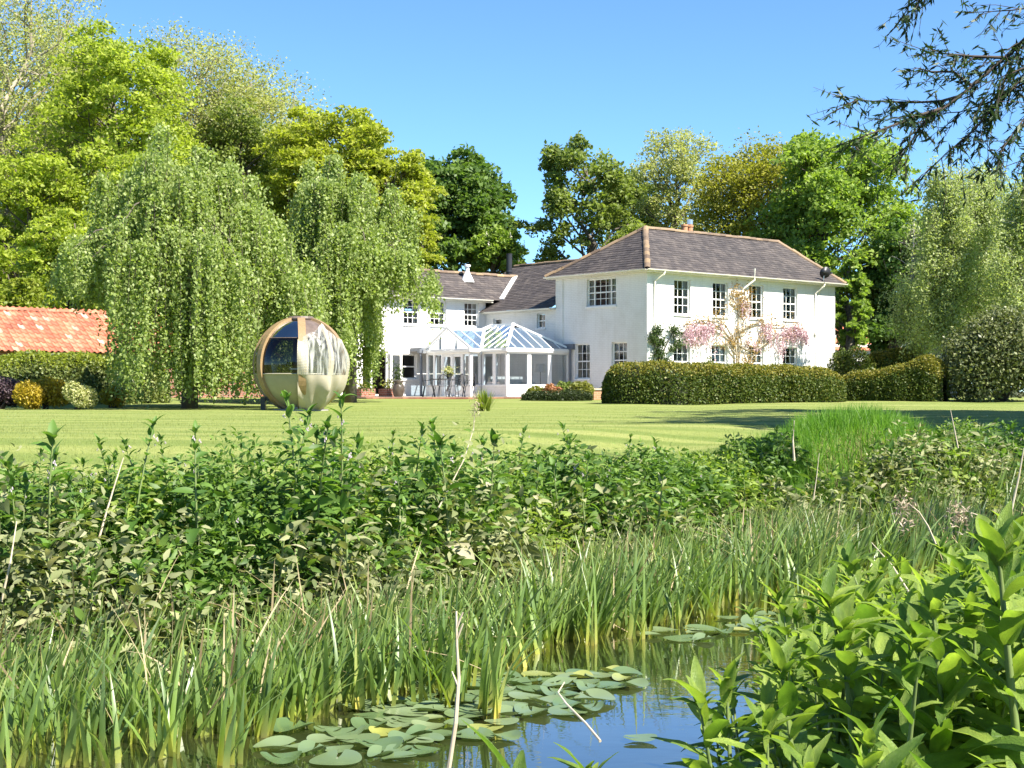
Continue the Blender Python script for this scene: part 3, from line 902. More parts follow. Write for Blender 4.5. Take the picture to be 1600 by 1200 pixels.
# long front
f_long = panel((0, 0), (1, 0))
ups = [(1053.2, 1079.0), (1113.7, 1137.8), (1170.6, 1193.2), (1223.8, 1246.5)]
ops_long = []
for a, b in ups: ops_long.append((px2x(a), px2x(b), 3.66, 5.20))
gnd = [(1052.5, 1078.3), (1112.0, 1137.0), (1170.0, 1193.0), (1223.0, 1246.0)]
for a, b in gnd: ops_long.append((px2x(a), px2x(b), 0.95, 2.50))
# end front, measured from its far (left) corner
f_end = panel((0, DEP), (0, -1))


def end_u(px): return DEP - px2y(px)


ops_end = [(end_u(916.6), end_u(962.5), 4.05, 5.30), (end_u(898.5), end_u(921.5), 0.98, 2.56), (end_u(955.5), end_u(979.5), 0.98, 2.58)]
mbw = MB()
wall_mesh(mbw, f_long, LEN, 0, EAVE, ops_long); wall_mesh(mbw, f_end, DEP, 0, EAVE, ops_end)
mbw.quad((LEN, 0, 0), (LEN, DEP, 0), (LEN, DEP, EAVE), (LEN, 0, EAVE)); mbw.quad((LEN, DEP, 0), (0, DEP, 0), (0, DEP, EAVE), (LEN, DEP, EAVE))
# shallow pilaster at the far corner of the end front, string course on the right
mbw.box(-0.05, 0.0, DEP - 0.42, DEP + 0.02, 0, EAVE - 0.004)
mbw.box(LEN, LEN + 0.05, -0.03, 0.35, 3.02, 3.14)
mbw.build('wall', M['wall'], house)
pt = MB()  # inner floors, and a dark core added so the windows look unlit
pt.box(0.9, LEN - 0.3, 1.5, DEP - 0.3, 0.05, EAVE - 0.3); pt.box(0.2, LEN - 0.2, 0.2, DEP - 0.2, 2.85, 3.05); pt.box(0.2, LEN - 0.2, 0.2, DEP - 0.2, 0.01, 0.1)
pt.build('dark_room_core', M['inside'], house)
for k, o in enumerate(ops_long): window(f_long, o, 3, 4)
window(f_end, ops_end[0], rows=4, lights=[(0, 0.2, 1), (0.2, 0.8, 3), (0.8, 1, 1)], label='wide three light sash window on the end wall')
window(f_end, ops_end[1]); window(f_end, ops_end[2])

# link range and wing
LINK_E, LINK_Y1 = 4.20, 10.4
f_link = panel((0.06, 13.4), (0, -1))


def link_u(px): return 13.4 - px2y(px, 0.06)


ops_link = [(link_u(838.5), link_u(851.5), 3.25, 3.98), (link_u(770.5), link_u(783.5), 3.1, 3.86)]
mbl = MB(); wall_mesh(mbl, f_link, 13.4 - DEP, 0, LINK_E, ops_link)
f_wing = panel((-9.0, LINK_Y1), (1, 0))


def wing_u(px): return 9.0 + px2x(px, LINK_Y1)


WING_E = 4.75
ops_wing = [(wing_u(672.5), wing_u(697.0), 3.42, 4.60), (wing_u(725.5), wing_u(748.0), 3.42, 4.60), (wing_u(630.5), wing_u(656.0), 3.42, 4.60),
            (wing_u(628.5), wing_u(651.5), 1.0, 2.16), (wing_u(566.0), wing_u(607.0), 0.36, 2.28)]
wall_mesh(mbl, f_wing, 9.06, 0, WING_E, ops_wing)
mbl.quad((-9, LINK_Y1, 0), (-9, 13.6, 0), (-9, 13.6, WING_E), (-9, LINK_Y1, WING_E))
mbl.poly([(-9, LINK_Y1, WING_E), (-9, 13.6, WING_E), (-9, 12.0, 6.05)])
mbl.quad((-9, 13.6, 0), (9.5, 13.6, 0), (9.5, 13.6, LINK_E), (-9, 13.6, LINK_E))
mbl.quad((9.5, 13.6, 0), (9.5, DEP, 0), (9.5, DEP, LINK_E), (9.5, 13.6, LINK_E))
mbl.build('rear_wall', M['wall'], house)
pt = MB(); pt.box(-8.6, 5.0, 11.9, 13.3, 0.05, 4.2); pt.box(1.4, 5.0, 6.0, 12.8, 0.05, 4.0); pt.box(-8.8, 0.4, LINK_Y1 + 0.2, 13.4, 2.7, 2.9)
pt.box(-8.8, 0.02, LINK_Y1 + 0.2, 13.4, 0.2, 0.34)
pt.build('dark_room_core', M['inside'], house)  # floors and the same added dark core behind link and wing windows
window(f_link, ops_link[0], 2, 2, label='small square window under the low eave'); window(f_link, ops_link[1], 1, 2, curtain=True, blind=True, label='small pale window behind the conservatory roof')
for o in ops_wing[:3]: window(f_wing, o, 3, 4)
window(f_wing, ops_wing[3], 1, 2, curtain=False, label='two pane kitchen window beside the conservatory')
# french doors, right leaf standing open
a, b, c, d = ops_wing[4]
fr = MB()
for u0, u1 in ((a, a + 0.07), ((a + b) / 2 - 0.22, (a + b) / 2 - 0.12), (b - 0.07, b)): fr.box(u0, u1, 0.08, 0.16, c, d - 0.07, f_wing)
fr.box(a, b, 0.08, 0.16, d - 0.07, d, f_wing)
door = fr.build('door_frame', M['white'], house)
pn = MB(); pn.quad(f_wing(a + 0.07, 0.12, c), f_wing((a + b) / 2 - 0.22, 0.12, c), f_wing((a + b) / 2 - 0.22, 0.12, d - 0.07), f_wing(a + 0.07, 0.12, d - 0.07)); pn.build('pane', M['window_glass'], door)
lf = MB()   # the open leaf, swung out against the wall
for u0, u1, z0, z1 in ((b + 0.02, b + 0.13, c, d - 0.05), (b + 0.55, b + 0.66, c, d - 0.05), (b + 0.13, b + 0.55, d - 0.17, d - 0.05), (b + 0.13, b + 0.55, c, c + 0.3)):
    lf.box(u0, u1, -0.30 + 0.2, -0.25 + 0.2, z0, z1, f_wing)
leaf_o = lf.build('door', M['white'], house); leaf_o['label'] = 'white glazed door leaf folded open against the wall'
pn = MB(); pn.quad(f_wing(b + 0.13, -0.07, c + 0.3), f_wing(b + 0.55, -0.07, c + 0.3), f_wing(b + 0.55, -0.07, d - 0.17), f_wing(b + 0.13, -0.07, d - 0.17)); pn.build('pane', M['window_glass'], leaf_o)


# roofs: a deck, slates laid in courses on it, ridge tiles along hips and ridges
def in_poly(p, poly):
    c = False; j = len(poly) - 1
    for i in range(len(poly)):
        if (poly[i][1] > p[1]) != (poly[j][1] > p[1]) and p[0] < (poly[j][0] - poly[i][0]) * (p[1] - poly[i][1]) / (poly[j][1] - poly[i][1]) + poly[i][0]: c = not c
        j = i
    return c


def slate_plane(mbs, pts, rng, sw=0.26, sh=0.20):
    """pts: eave start, eave end, then the rest of the plane's corners"""
    P0 = Vector(pts[0]); U = (Vector(pts[1]) - P0).normalized()
    nrm = U.cross(Vector(pts[2]) - P0).normalized()
    if nrm.z < 0: nrm = -nrm
    V = nrm.cross(U)
    if V.z < 0: V = -V
    pl = [((Vector(p) - P0).dot(U), (Vector(p) - P0).dot(V)) for p in pts]
    u0 = min(p[0] for p in pl); u1 = max(p[0] for p in pl); v1 = max(p[1] for p in pl)
    r = 0; v = -0.05
    while v < v1:
        u = u0 - (sw / 2 if r % 2 else 0)
        while u < u1:
            if in_poly((u + sw / 2, v + sh * 0.5), pl):
                lo = 0.020 + rng.random() * 0.010; hi = 0.008
                j = rng.random() * 0.012; g = 0.004
                a = P0 + U * (u + g) + V * (v - j) + nrm * lo; b = P0 + U * (u + sw - g) + V * (v - j) + nrm * lo
                c_ = P0 + U * (u + sw - g) + V * (v + sh * 1.15) + nrm * hi; d_ = P0 + U * (u + g) + V * (v + sh * 1.15) + nrm * hi
                dn = -nrm * 0.012
                mbs.add([a, b, c_, d_, a + dn, b + dn], [(0, 1, 2, 3), (4, 5, 1, 0)])
            u += sw
        v += sh; r += 1


tile_me = None


def ridge_tiles(a, b, parent, step=0.42):
    global tile_me
    if tile_me is None:
        t = MB(); n = 6; L = 0.47
        v = []
        for x in (0, L):
            rr = 0.125 if x == 0 else 0.135
            for k in range(n + 1):
                an = -0.15 + (PI + 0.3) * k / n
                v.append((x, math.cos(an) * rr, math.sin(an) * rr * 0.8))
        f = [(k, k + 1, n + 2 + k, n + 1 + k) for k in range(n)]
        f.append(tuple(range(n + 1, 2 * n + 2)))
        t.add(v, f); tile_me = t.mesh('ridge_tile', M['ridge'])
    a = Vector(a); b = Vector(b); d = b - a; L = d.length; d.normalize()
    s = Vector((0, 0, 1)).cross(d).normalized(); up = d.cross(s)
    n = int(L / step)
    for k in range(n):
        o = link('ridge_tile', tile_me, parent)
        m = Matrix((d, s, up)).transposed().to_4x4()
        m.translation = a + d * (k * L / n) + up * random.uniform(-0.01, 0.015)
        o.matrix_local = m @ Matrix.Rotation(random.uniform(-0.03, 0.03), 4, 'Z')


def roof(name, planes, ridges, parent=house, soff=None):
    rng = np.random.default_rng(len(planes) * 7 + 1)
    dk = MB()
    for p in planes: dk.poly([Vector(q) for q in p])
    o = dk.build(name, M['deck'], parent)
    s = MB()
    for p in planes: slate_plane(s, p, rng)
    so = s.build('slates', M['slate'], o); so['kind'] = 'stuff'
    for a, b in ridges: ridge_tiles(a, b, o)
    return o


OV = 0.36; ZE = 5.50
A_ = (DEP / 2, DEP / 2, 7.62); B_ = (DEP / 2 + 9.02, DEP / 2, 7.62)
e00 = (-OV, -OV, ZE); e10 = (LEN + OV, -OV, ZE); e11 = (LEN + OV, DEP + OV, ZE); e01 = (-OV, DEP + OV, ZE)
roof('roof', [[e00, e10, B_, A_], [e01, e00, A_], [e10, e11, B_], [e11, e01, A_, B_]],
     [(e00, A_), (e01, A_), (A_, B_), (e10, B_), (e11, B_)])
LR = (4.6, 6.74)                                                        # link ridge: local x, height
le0 = (-0.28, DEP + 0.02, LINK_E - 0.02); le1 = (-0.28, 13.9, LINK_E - 0.02)
sl_ = (LR[1] - LINK_E) / (LR[0] + 0.28)
roof('roof', [[le1, le0, (LR[0], DEP, LR[1]), (LR[0], 13.5, LR[1])], [(9.6, DEP, LINK_E), (9.6, 13.9, LINK_E), (LR[0], 13.5, LR[1]), (LR[0], DEP, LR[1])]],
     [((LR[0], DEP + 1.0, LR[1]), (LR[0], 13.5, LR[1]))])
# wing roof, cut where it meets the link slope
WR_Y, WR_Z = 12.0, 6.06
xe = -0.28 + (WING_E - LINK_E) / sl_; xr = -0.28 + (WR_Z - LINK_E) / sl_
wv0 = (xe, LINK_Y1 - 0.3, WING_E); wv1 = (xr, WR_Y, WR_Z)
roof('roof', [[(-9.3, LINK_Y1 - 0.3, WING_E), wv0, wv1, (-9.3, WR_Y, WR_Z)], [(xr, 13.9, WING_E - 0.3), (-9.3, 13.9, WING_E - 0.3), (-9.3, WR_Y, WR_Z), wv1]],
     [((-9.3, WR_Y, WR_Z), wv1)])
v = MB(); v.bar(Vector(wv0) + Vector((0, 0, 0.06)), Vector(wv1) + Vector((0, 0, 0.06)), 0.20, 0.07); v.build('valley_flashing', M['white'], house)
# soffits, fascias and gutters
sf = MB()
sf.box(-OV + 0.03, LEN + OV - 0.03, -OV + 0.03, 0.02, ZE - 0.10, ZE - 0.02); sf.box(-OV + 0.03, -0.001, 0.021, DEP + OV - 0.03, ZE - 0.10, ZE - 0.02)
sf.box(LEN + 0.001, LEN + OV - 0.03, 0.021, DEP + OV - 0.03, ZE - 0.10, ZE - 0.02)
sf.box(-0.25, 0.05, DEP + 0.05, 13.4, LINK_E - 0.12, LINK_E - 0.04)
sf.box(-9.25, 0.3, LINK_Y1 - 0.27, LINK_Y1 - 0.005, WING_E - 0.14, WING_E - 0.03)
sf.build('soffit', M['cream'], house)


def gutter(a, b):
    a = Vector(a); b = Vector(b); d = (b - a).normalized(); s = d.cross(Vector((0, 0, 1))).normalized()
    g = MB(); n = 6; v = []
    for p in (a, b):
        for r in (0.065, 0.055):
            for k in range(n + 1):
                an = PI + PI * k / n
                v.append(p + s * math.cos(an) * r + Vector((0, 0, math.sin(an) * r)))
    m = n + 1
    f = []
    for k in range(n):
        f += [(k, k + 1, 2 * m + k + 1, 2 * m + k), (m + k + 1, m + k, 3 * m + k, 3 * m + k + 1)]
    f += [(0, 2 * m, 3 * m, m), (n, m + n, 3 * m + n, 2 * m + n)]
    f += [tuple(list(range(0, m)) + list(range(2 * m - 1, m - 1, -1))), tuple(list(range(2 * m, 3 * m)) + list(range(4 * m - 1, 3 * m - 1, -1)))]
    g.add(v, f)
    return g.build('gutter', M['cream'], house)


gutter((-OV - 0.06, -OV - 0.05, ZE - 0.0), (LEN + OV, -OV - 0.05, ZE - 0.0)); gutter((-OV - 0.05, -OV, ZE), (-OV - 0.05, DEP + OV, ZE))
gutter((-9.3, LINK_Y1 - 0.36, WING_E - 0.02), (0.2, LINK_Y1 - 0.36, WING_E - 0.02)); gutter((-0.34, DEP + 0.06, LINK_E - 0.05), (-0.34, LINK_Y1 - 0.4, LINK_E - 0.05))


def downpipe(path, r=0.042, mat='cream'):
    g = MB(); g.tube(path, r, 8)
    for z in (1.2, 3.1):
        if path[-1][2] < z < path[-2][2]: g.tube([(path[-1][0], path[-1][1], z), (path[-1][0], path[-1][1], z + 0.09)], r * 1.4, 8)
    return g.build('downpipe', M[mat], house)


xd = px2x(1021.5); downpipe([(xd + 0.25, -OV - 0.05, ZE - 0.03), (xd + 0.2, -OV - 0.03, ZE - 0.18), (xd, -0.07, ZE - 0.45), (xd, -0.07, 0.2)])
xd = px2x(1272.5); downpipe([(xd + 0.25, -OV - 0.05, ZE - 0.03), (xd + 0.2, -OV - 0.03, ZE - 0.18), (xd, -0.07, ZE - 0.5), (xd, -0.07, 0.2)])
xd = px2x(1153); downpipe([(xd + 0.55, -OV - 0.12, ZE + 0.35), (xd + 0.55, -OV - 0.12, ZE - 0.15), (xd + 0.2, -0.2, ZE - 0.5), (xd, -0.08, ZE - 0.75), (xd, -0.08, 0.2)])
# chimney pots behind the ridge, flues on the link and wing
for px_, cowl in ((1069.5, False), (1077.5, True)):
    x = px2x(px_, DEP / 2 + 0.7); m = MB(); z0 = 7.0
    m.lathe([(0.17, 0), (0.15, 0.6), (0.15, 0.98), (0.18, 1.0), (0.18, 1.08), (0.13, 1.09)], (x, DEP / 2 + 0.7, z0), 12)
    ch = m.build('chimney_pot', M['terracotta'], house, smooth=False)
    if cowl:
        m = MB(); m.lathe([(0.12, 0), (0.15, 0.02), (0.15, 0.24), (0.02, 0.27)], (x, DEP / 2 + 0.7, z0 + 1.09), 12); m.build('cowl', M['steel'], ch)
m = MB(); x = px2x(795.5, 12.9); m.lathe([(0.15, 0), (0.15, 0.85), (0.17, 0.87), (0.17, 0.93), (0.15, 0.95), (0.15, 1.75), (0.16, 1.8)], (x, 12.9, 5.5), 14); m.build('flue', M['black'], house)
x = px2x(730, 11.5); m = MB(); zf = WING_E + (WR_Z - WING_E) * (11.5 - 10.1) / 1.9
m.lathe([(0.34, -0.1), (0.24, 0.12), (0.13, 0.35), (0.10, 0.42), (0.10, 0.62), (0.16, 0.64), (0.16, 0.72), (0.05, 0.74)], (x, 11.5, zf), 14); m.build('roof_vent', M['white'], house)

# satellite dish on the right gutter
x = px2x(1277.5); dish = empty('satellite_dish', to_world(x, -0.42, ZE + 0.45), HA)
tag(dish, 'black satellite dish on a pole at the right end of the gutter', 'satellite dish')
m = MB(); m.lathe([(0.01, 0.10), (0.10, 0.085), (0.2, 0.04), (0.27, 0.0), (0.275, -0.01)], (0, 0, 0), 18)
o = m.build('dish', M['black'], dish, smooth=True); o.rotation_euler = (math.radians(-70), 0, math.radians(-25))
m = MB(); m.tube([(0, 0.05, 0.1), (0, 0.08, -0.35), (0.02, 0.25, -0.75), (0.02, 0.34, -1.0)], 0.022, 6); m.build('pole', M['steel'], dish)
m = MB(); m.tube([(0, 0, -0.15), (-0.05, -0.36, -0.05)], 0.014, 5); m.box(-0.08, -0.02, -0.42, -0.34, -0.09, -0.01); m.build('receiver_arm', M['grey_metal'], dish)

# ------------------------------------------------------------------ conservatory
cons = empty('conservatory', (C0[0], C0[1], 0.0), HA)
tag(cons, 'white glazed conservatory with a hipped glass roof and front gable', 'conservatory')
FZ, DW, WT, CE = 0.30, 0.74, 2.10, 2.34
pl = [(0.0, 4.64), (-3.58, 4.64), (-3.58, 6.31), (-4.18, 6.31), (-4.18, 9.42), (0.0, 9.42)]


def cons_side(p, q, bays, door=(), kick=True):
    """dwarf wall, posts, rails and panes from p to q, outward on the right of p->q reversed"""
    p = np.array(p); q = np.array(q); L = np.linalg.norm(q - p); U = (q - p) / L
    n = np.array((U[1], -U[0]))                       # towards the inside is -n or n; test with the middle of the plan
    if np.dot(np.array((-1.8, 7.0)) - (p + q) / 2, n) > 0: n = -n
    fn = lambda u, d, z: (p[0] + U[0] * u - n[0] * d, p[1] + U[1] * u - n[1] * d, z)
    w = MB()
    nd = len(bays); edges = np.concatenate([[0], np.cumsum(bays)]) / sum(bays) * L
    i = 0
    w.box(0.0, L, 0.0, 0.16, 0.0, FZ + 0.02, fn)
    for k in range(nd):
        if k not in door: w.box(edges[k] + 0.001, edges[k + 1] - 0.001, 0.02, 0.15, FZ + 0.02, DW, fn)
    w.build('dwarf_wall', M['wall'], cons)
    r = MB()
    for k in range(nd + 1):
        hw = 0.085 if k in (0, nd) else (0.055 if nd > 3 else 0.10)
        u0 = max(0.012, edges[k] - hw); u1 = min(L - 0.012, edges[k] + hw)
        r.box(u0, u1, 0.03, 0.14, DW if not (k in door or k - 1 in door) else FZ, WT, fn)
    r.box(0.012, L - 0.012, 0.022, 0.145, WT, WT + 0.08, fn)
    for k in range(nd):
        if k in door: continue
        r.box(edges[k] + 0.012, edges[k + 1] - 0.012, 0.0, 0.15, DW, DW + 0.06, fn)
    r.build('frame', M['white'], cons)
    e = MB(); e.box(-0.10, L + 0.10, -0.08, 0.15, WT + 0.081, CE, fn)
    nn = int(L / 0.075)
    for k in range(nn): e.box(k * L / nn, k * L / nn + 0.04, -0.115, -0.08, WT + 0.15, CE - 0.05, fn)
    e.build('eaves_beam', M['white'], cons)
    for k in range(nd):
        hw = 0.055 if nd > 3 else 0.10
        ua, ub = edges[k] + hw, edges[k + 1] - hw
        z0 = DW + 0.06 if k not in door else FZ + 0.05
        pn = MB(); pn.quad(fn(ua, 0.085, z0), fn(ub, 0.085, z0), fn(ub, 0.085, WT), fn(ua, 0.085, WT))
        po = pn.build('pane', M['cons_glass'], cons)
        if k in door:
            b = MB()
            for u0, u1, za, zb in ((ua, ua + 0.08, z0, WT - 0.01), (ub - 0.08, ub, z0, WT - 0.01), (ua + 0.08, ub - 0.08, z0, z0 + 0.16), (ua + 0.08, ub - 0.08, WT - 0.1, WT - 0.01)):
                b.box(u0, u1, 0.06, 0.11, za, zb, fn)
            b.build('door', M['white'], cons)


cons_side(pl[1], pl[0], (1.15, 1.05, 1.0))
cons_side(pl[2], pl[1], (0.8, 0.87))
cons_side(pl[3], pl[2], (1,))
cons_side(pl[4], pl[3], (0.55, 0.55, 0.7, 0.7, 0.6), door=(2, 3))
cons_side(pl[5], pl[4], (1, 1, 1, 1))
m = MB(); m.poly([(x, y, FZ) for x, y in pl]); m.build('floor', M['terracotta'], cons)
ZR = 3.42; RX0 = -1.79
R0 = (RX0, 6.30, ZR); R1 = (RX0, 7.76, ZR)
SL = (ZR - CE) / 1.79


def zfront(x): return CE + (x + 3.58) * SL


pane_list = []
# front slope: strips between rafters, cut along the hips and the gable valleys
GYM, GZ_ = 7.865, 3.20


def front_top(y):
    if y < 6.30: return CE + (y - 4.64) / (6.30 - 4.64) * (ZR - CE)
    if y > 7.76: return CE + (9.42 - y) / (9.42 - 7.76) * (ZR - CE)
    return ZR


def front_bot(y):
    if y < 6.31: return CE
    return CE + (GZ_ - CE) * max(0, 1 - abs(y - GYM) / 1.555)


def at_z(y, z): return (-3.58 + (z - CE) / SL, y, z)


ysr = [4.66, 5.06, 5.48, 5.9, 6.31, 6.85, 7.38, 7.865, 8.35, 8.85, 9.40]
raf = MB()
for y0, y1 in zip(ysr[:-1], ysr[1:]):
    q = [at_z(y0, front_bot(y0)), at_z(y1, front_bot(y1)), at_z(y1, max(front_top(y1), front_bot(y1) + 0.01)), at_z(y0, max(front_top(y0), front_bot(y0) + 0.01))]
    if front_top((y0 + y1) / 2) - front_bot((y0 + y1) / 2) > 0.05: pane_list.append(q)
    if y1 < 9.3 and front_top(y1) - front_bot(y1) > 0.08: raf.bar(at_z(y1, front_bot(y1) + 0.02), at_z(y1, front_top(y1) + 0.02), 0.035, 0.035)


def hip_tri(y_e, apex):
    """end hip facing -y or +y, in strips"""
    xs_ = np.linspace(-3.56, -0.02, 8)
    sgn = 1 if apex[1] > y_e else -1
    run = abs(apex[1] - y_e)
    for x0, x1 in zip(xs_[:-1], xs_[1:]):
        h = lambda x: 1 - abs(x - RX0) / 1.79
        pt_ = lambda x, t: (x, y_e + sgn * run * t, CE + (ZR - CE) * t)
        pane_list.append([pt_(x0, 0), pt_(x1, 0), pt_(x1, h(x1)), pt_(x0, h(x0))])
        if x1 < -0.1: raf.bar(pt_(x1, 0.02), pt_(x1, h(x1)), 0.035, 0.04)


hip_tri(4.64, R0); hip_tri(9.42, R1)
for y0, y1 in zip(ysr[:-1], ysr[1:]):
    pane_list.append([(0, y0, CE), (0, y1, CE), (-(front_top(y1) - CE) / SL, y1, front_top(y1)), (-(front_top(y0) - CE) / SL, y0, front_top(y0))])
xv = -3.58 + (GZ_ - CE) / SL
for sgn in (-1, 1):
    ye = GYM + sgn * 1.555
    xs_ = [-4.18, -3.58, -2.9, xv]
    for x0, x1 in zip(xs_[:-1], xs_[1:]):
        b = lambda x: 0 if x <= -3.58 else (x + 3.58) / (xv + 3.58)
        pt_ = lambda x, t: (x, ye - sgn * 1.555 * t, CE + (GZ_ - CE) * t)
        q = [pt_(x0, b(x0)), pt_(x1, b(x1)), pt_(x1, 1), pt_(x0, 1)]
        pane_list.append(q)
        if x1 < xv - 0.1: raf.bar(pt_(x1, b(x1) + 0.01), pt_(x1, 1), 0.045, 0.06)
    raf.bar((-3.58, ye, CE + 0.03), (xv, GYM, GZ_ + 0.03), 0.10, 0.05)
raf.bar((-4.18, GYM, GZ_ + 0.02), (xv, GYM, GZ_ + 0.02), 0.08, 0.08); raf.bar(R0, R1, 0.10, 0.10)
for a in ((-3.58, 4.64), (0, 4.64)): raf.bar((a[0], a[1], CE + 0.03), (R0[0], R0[1], ZR + 0.03), 0.13, 0.08)
for a in ((-3.58, 9.42), (0, 9.42)): raf.bar((a[0], a[1], CE + 0.03), (R1[0], R1[1], ZR + 0.03), 0.10, 0.08)
raf.build('rafters', M['white'], cons)
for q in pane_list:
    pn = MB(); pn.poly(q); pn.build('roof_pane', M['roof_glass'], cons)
g = MB()
for sgn in (-1, 1):
    ye = GYM + sgn * 1.64
    g.bar((-4.23, ye, CE - 0.02), (-4.23, GYM, GZ_ + 0.06), 0.05, 0.09)
    g.bar((-4.20, GYM + sgn * 0.55, CE), (-4.20, GYM + sgn * 0.55, CE + 0.53), 0.05, 0.05, up=(1, 0, 0))
g.build('bargeboard', M['white'], cons)
pn = MB(); pn.poly([(-4.17, GYM - 1.5, CE), (-4.17, GYM + 1.5, CE), (-4.17, GYM, GZ_)]); pn.build('gable_pane', M['cons_glass'], cons)
m = MB(); m.lathe([(0.03, 0), (0.03, 0.2), (0.05, 0.22), (0.06, 0.27), (0.03, 0.33), (0.012, 0.5)], (-4.24, GYM, GZ_ + 0.02), 8); m.build('finial', M['white'], cons)
m = MB(); m.box(-4.3, 0.0, 9.58, LINK_Y1 - 0.01, CE - 0.06, CE + 0.10); m.bar((-0.07, 4.3, CE + 0.10), (-0.07, 4.95, CE + 0.10), 0.13, 0.24)
m.build('lead_flashing', M['lead'], cons)
m = MB(); m.tube([(-4.33, 9.62, CE), (-4.33, 9.62, CE - 0.15), (-4.30, 9.60, CE - 0.3), (-4.30, 9.60, 0.25)], 0.06, 8); m.box(-4.43, -4.22, 9.53, 9.71, CE - 0.14, CE + 0.04); m.build('downpipe', M['lead'], cons)
m = MB(); m.tube([(-0.12, 4.45, CE + 0.05), (-0.12, 4.47, CE - 0.2), (-0.10, 4.50, CE - 0.3), (-0.10, 4.50, 0.25)], 0.05, 8); m.build('downpipe', M['lead'], cons)

# things inside the conservatory
lamp = empty('floor_lamp', to_world(-0.75, 5.7, FZ), HA); tag(lamp, 'standing lamp with a cream shade inside the conservatory', 'lamp')
m = MB(); m.lathe([(0.17, 0), (0.17, 0.03), (0.02, 0.05), (0.015, 1.15)], n=10); m.build('stand', M['grey_metal'], lamp)
m = MB(); m.lathe([(0.26, 1.05), (0.19, 1.42)], n=16); m.build('lamp_shade', M['curtain'], lamp)
sofa = empty('sofa', to_world(-2.5, 5.6, FZ), HA); tag(sofa, 'low pale sofa behind the conservatory windows', 'sofa')
m = MB(); m.box(-0.9, 0.9, -0.4, 0.4, 0.12, 0.42); m.build('seat', M['curtain'], sofa)
m = MB(); m.box(-0.9, 0.9, 0.30, 0.5, 0.42, 0.85); m.build('backrest', M['curtain'], sofa)
for s in (-1, 1):
    m = MB(); m.box(s * 0.9 - 0.1, s * 0.9 + 0.1, -0.4, 0.45, 0.421, 0.62); m.build('armrest', M['curtain'], sofa)

# ------------------------------------------------------------------ terrace, table and chairs
TZ = 0.29
tr = MB()
tp_ = [(-5.6, 56.6), (0.45, 56.9), (3.3, 58.6), (5.6, 60.2), (-1.0, 68.5), (-9.5, 62.0), (-6.2, 57.6)]
tr.poly([(x, y, TZ) for x, y in tp_])
for i in range(len(tp_)):
    a = tp_[i]; b = tp_[(i + 1) % len(tp_)]
    tr.quad((a[0], a[1], 0), (b[0], b[1], 0), (b[0], b[1], TZ), (a[0], a[1], TZ))
ter = tr.build('terrace', pmat('terrace_paving', (0.30, 0.24, 0.19), (0.40, 0.33, 0.27), rough=0.9, scale=5)); tag(ter, 'brick edged terrace in front of the conservatory', kind='structure')
bk = MB()
for i in (6, 0, 1):
    a = np.array(tp_[i]); b = np.array(tp_[(i + 1) % len(tp_)]); L = np.linalg.norm(b - a); U = (b - a) / L; nn_ = np.array((U[1], -U[0]))
    for r in range(3):
        k = -0.5 * (r % 2)
        z0 = TZ - 0.235 + r * 0.08
        while k * 0.23 < L - 0.1:
            u0 = max(0, k * 0.23); u1 = min(L, k * 0.23 + 0.22)
            fn = lambda u, d, z: (a[0] + U[0] * u + nn_[0] * d, a[1] + U[1] * u + nn_[1] * d, z)
            bk.box(u0, u1, 0.002, 0.025 + 0.012 * random.random(), z0, z0 + 0.07, fn); k += 1
o = bk.build('brick_edging', M['island_brick'], ter); o['kind'] = 'stuff'

# steps at the french doors
x, y, _ = to_world(*f_wing((ops_wing[4][0] + ops_wing[4][1]) / 2, -0.5, 0)[:2])
st = empty('door_step', (x, y, 0.2), HA); tag(st, 'pale stone step with brick risers under the open doors', 'step')
m = MB(); m.box(-1.0, 0.9, -0.5, 0.45, 0.12, 0.19); m.build('tread', M['cream'], st)
m = MB(); m.box(-0.95, 0.85, -0.45, 0.44, -0.1, 0.12); m.build('riser', M['brick'], st)
for px_, Yd, lab in ((569, 59.5, 'small brick planter left of the open doors'), (609, 59.8, 'low brick planter right of the open doors')):
    p = W(px_, 620, Yd); r = empty('brick_planter', (p[0], p[1], 0.2), HA); tag(r, lab, 'planter')
    m = MB(); m.box(-0.35, 0.35, -0.3, 0.3, 0, 0.42); m.build('planter_wall', M['brick'], r)
    m = MB(); m.box(-0.27, 0.27, -0.22, 0.22, 0.421, 0.44); m.build('soil', M['twig'], r)
    c = RNG.normal(size=(160, 3)) * np.array([0.2, 0.16, 0.12]) + np.array([0, 0, 0.55]); foliage('plant', c, 0.10, LM['fern'], r)
p = W(622.5, 612, 59.0); ur = empty('garden_urn', (p[0], p[1], TZ - 0.02)); tag(ur, 'dark glazed urn with a trailing plant on the terrace corner', 'urn')
m = MB(); m.lathe([(0.13, 0), (0.19, 0.06), (0.26, 0.3), (0.22, 0.5), (0.15, 0.58), (0.24, 0.66), (0.22, 0.68)], n=16); m.build('pot', pmat('brown_glaze', (0.05, 0.038, 0.028), (0.10, 0.08, 0.06), rough=0.3), ur, smooth=True)
c = RNG.normal(size=(260, 3)) * np.array([0.10, 0.10, 0.22]) + np.array([0, 0, 0.95]); foliage('plant', c, 0.09, LM['ivy'], ur)
p = W(932, 620, 55.5); pr = empty('brick_pier', (p[0], p[1], gz(p[0], p[1])), 0.35); tag(pr, 'short orange brick pier with a stone cap beside the yew hedge', 'pier')
m = MB(); m.box(-0.19, 0.19, -0.19, 0.19, -0.1, 0.38); m.build('shaft', brickmat('orange_brick', (0.46, 0.21, 0.10), (0.40, 0.17, 0.08), (0.42, 0.33, 0.25)), pr)
m = MB(); m.box(-0.23, 0.23, -0.23, 0.23, 0.38, 0.44); m.build('cap', pmat('pale_stone', (0.45, 0.38, 0.28), (0.55, 0.48, 0.36), rough=0.9), pr)

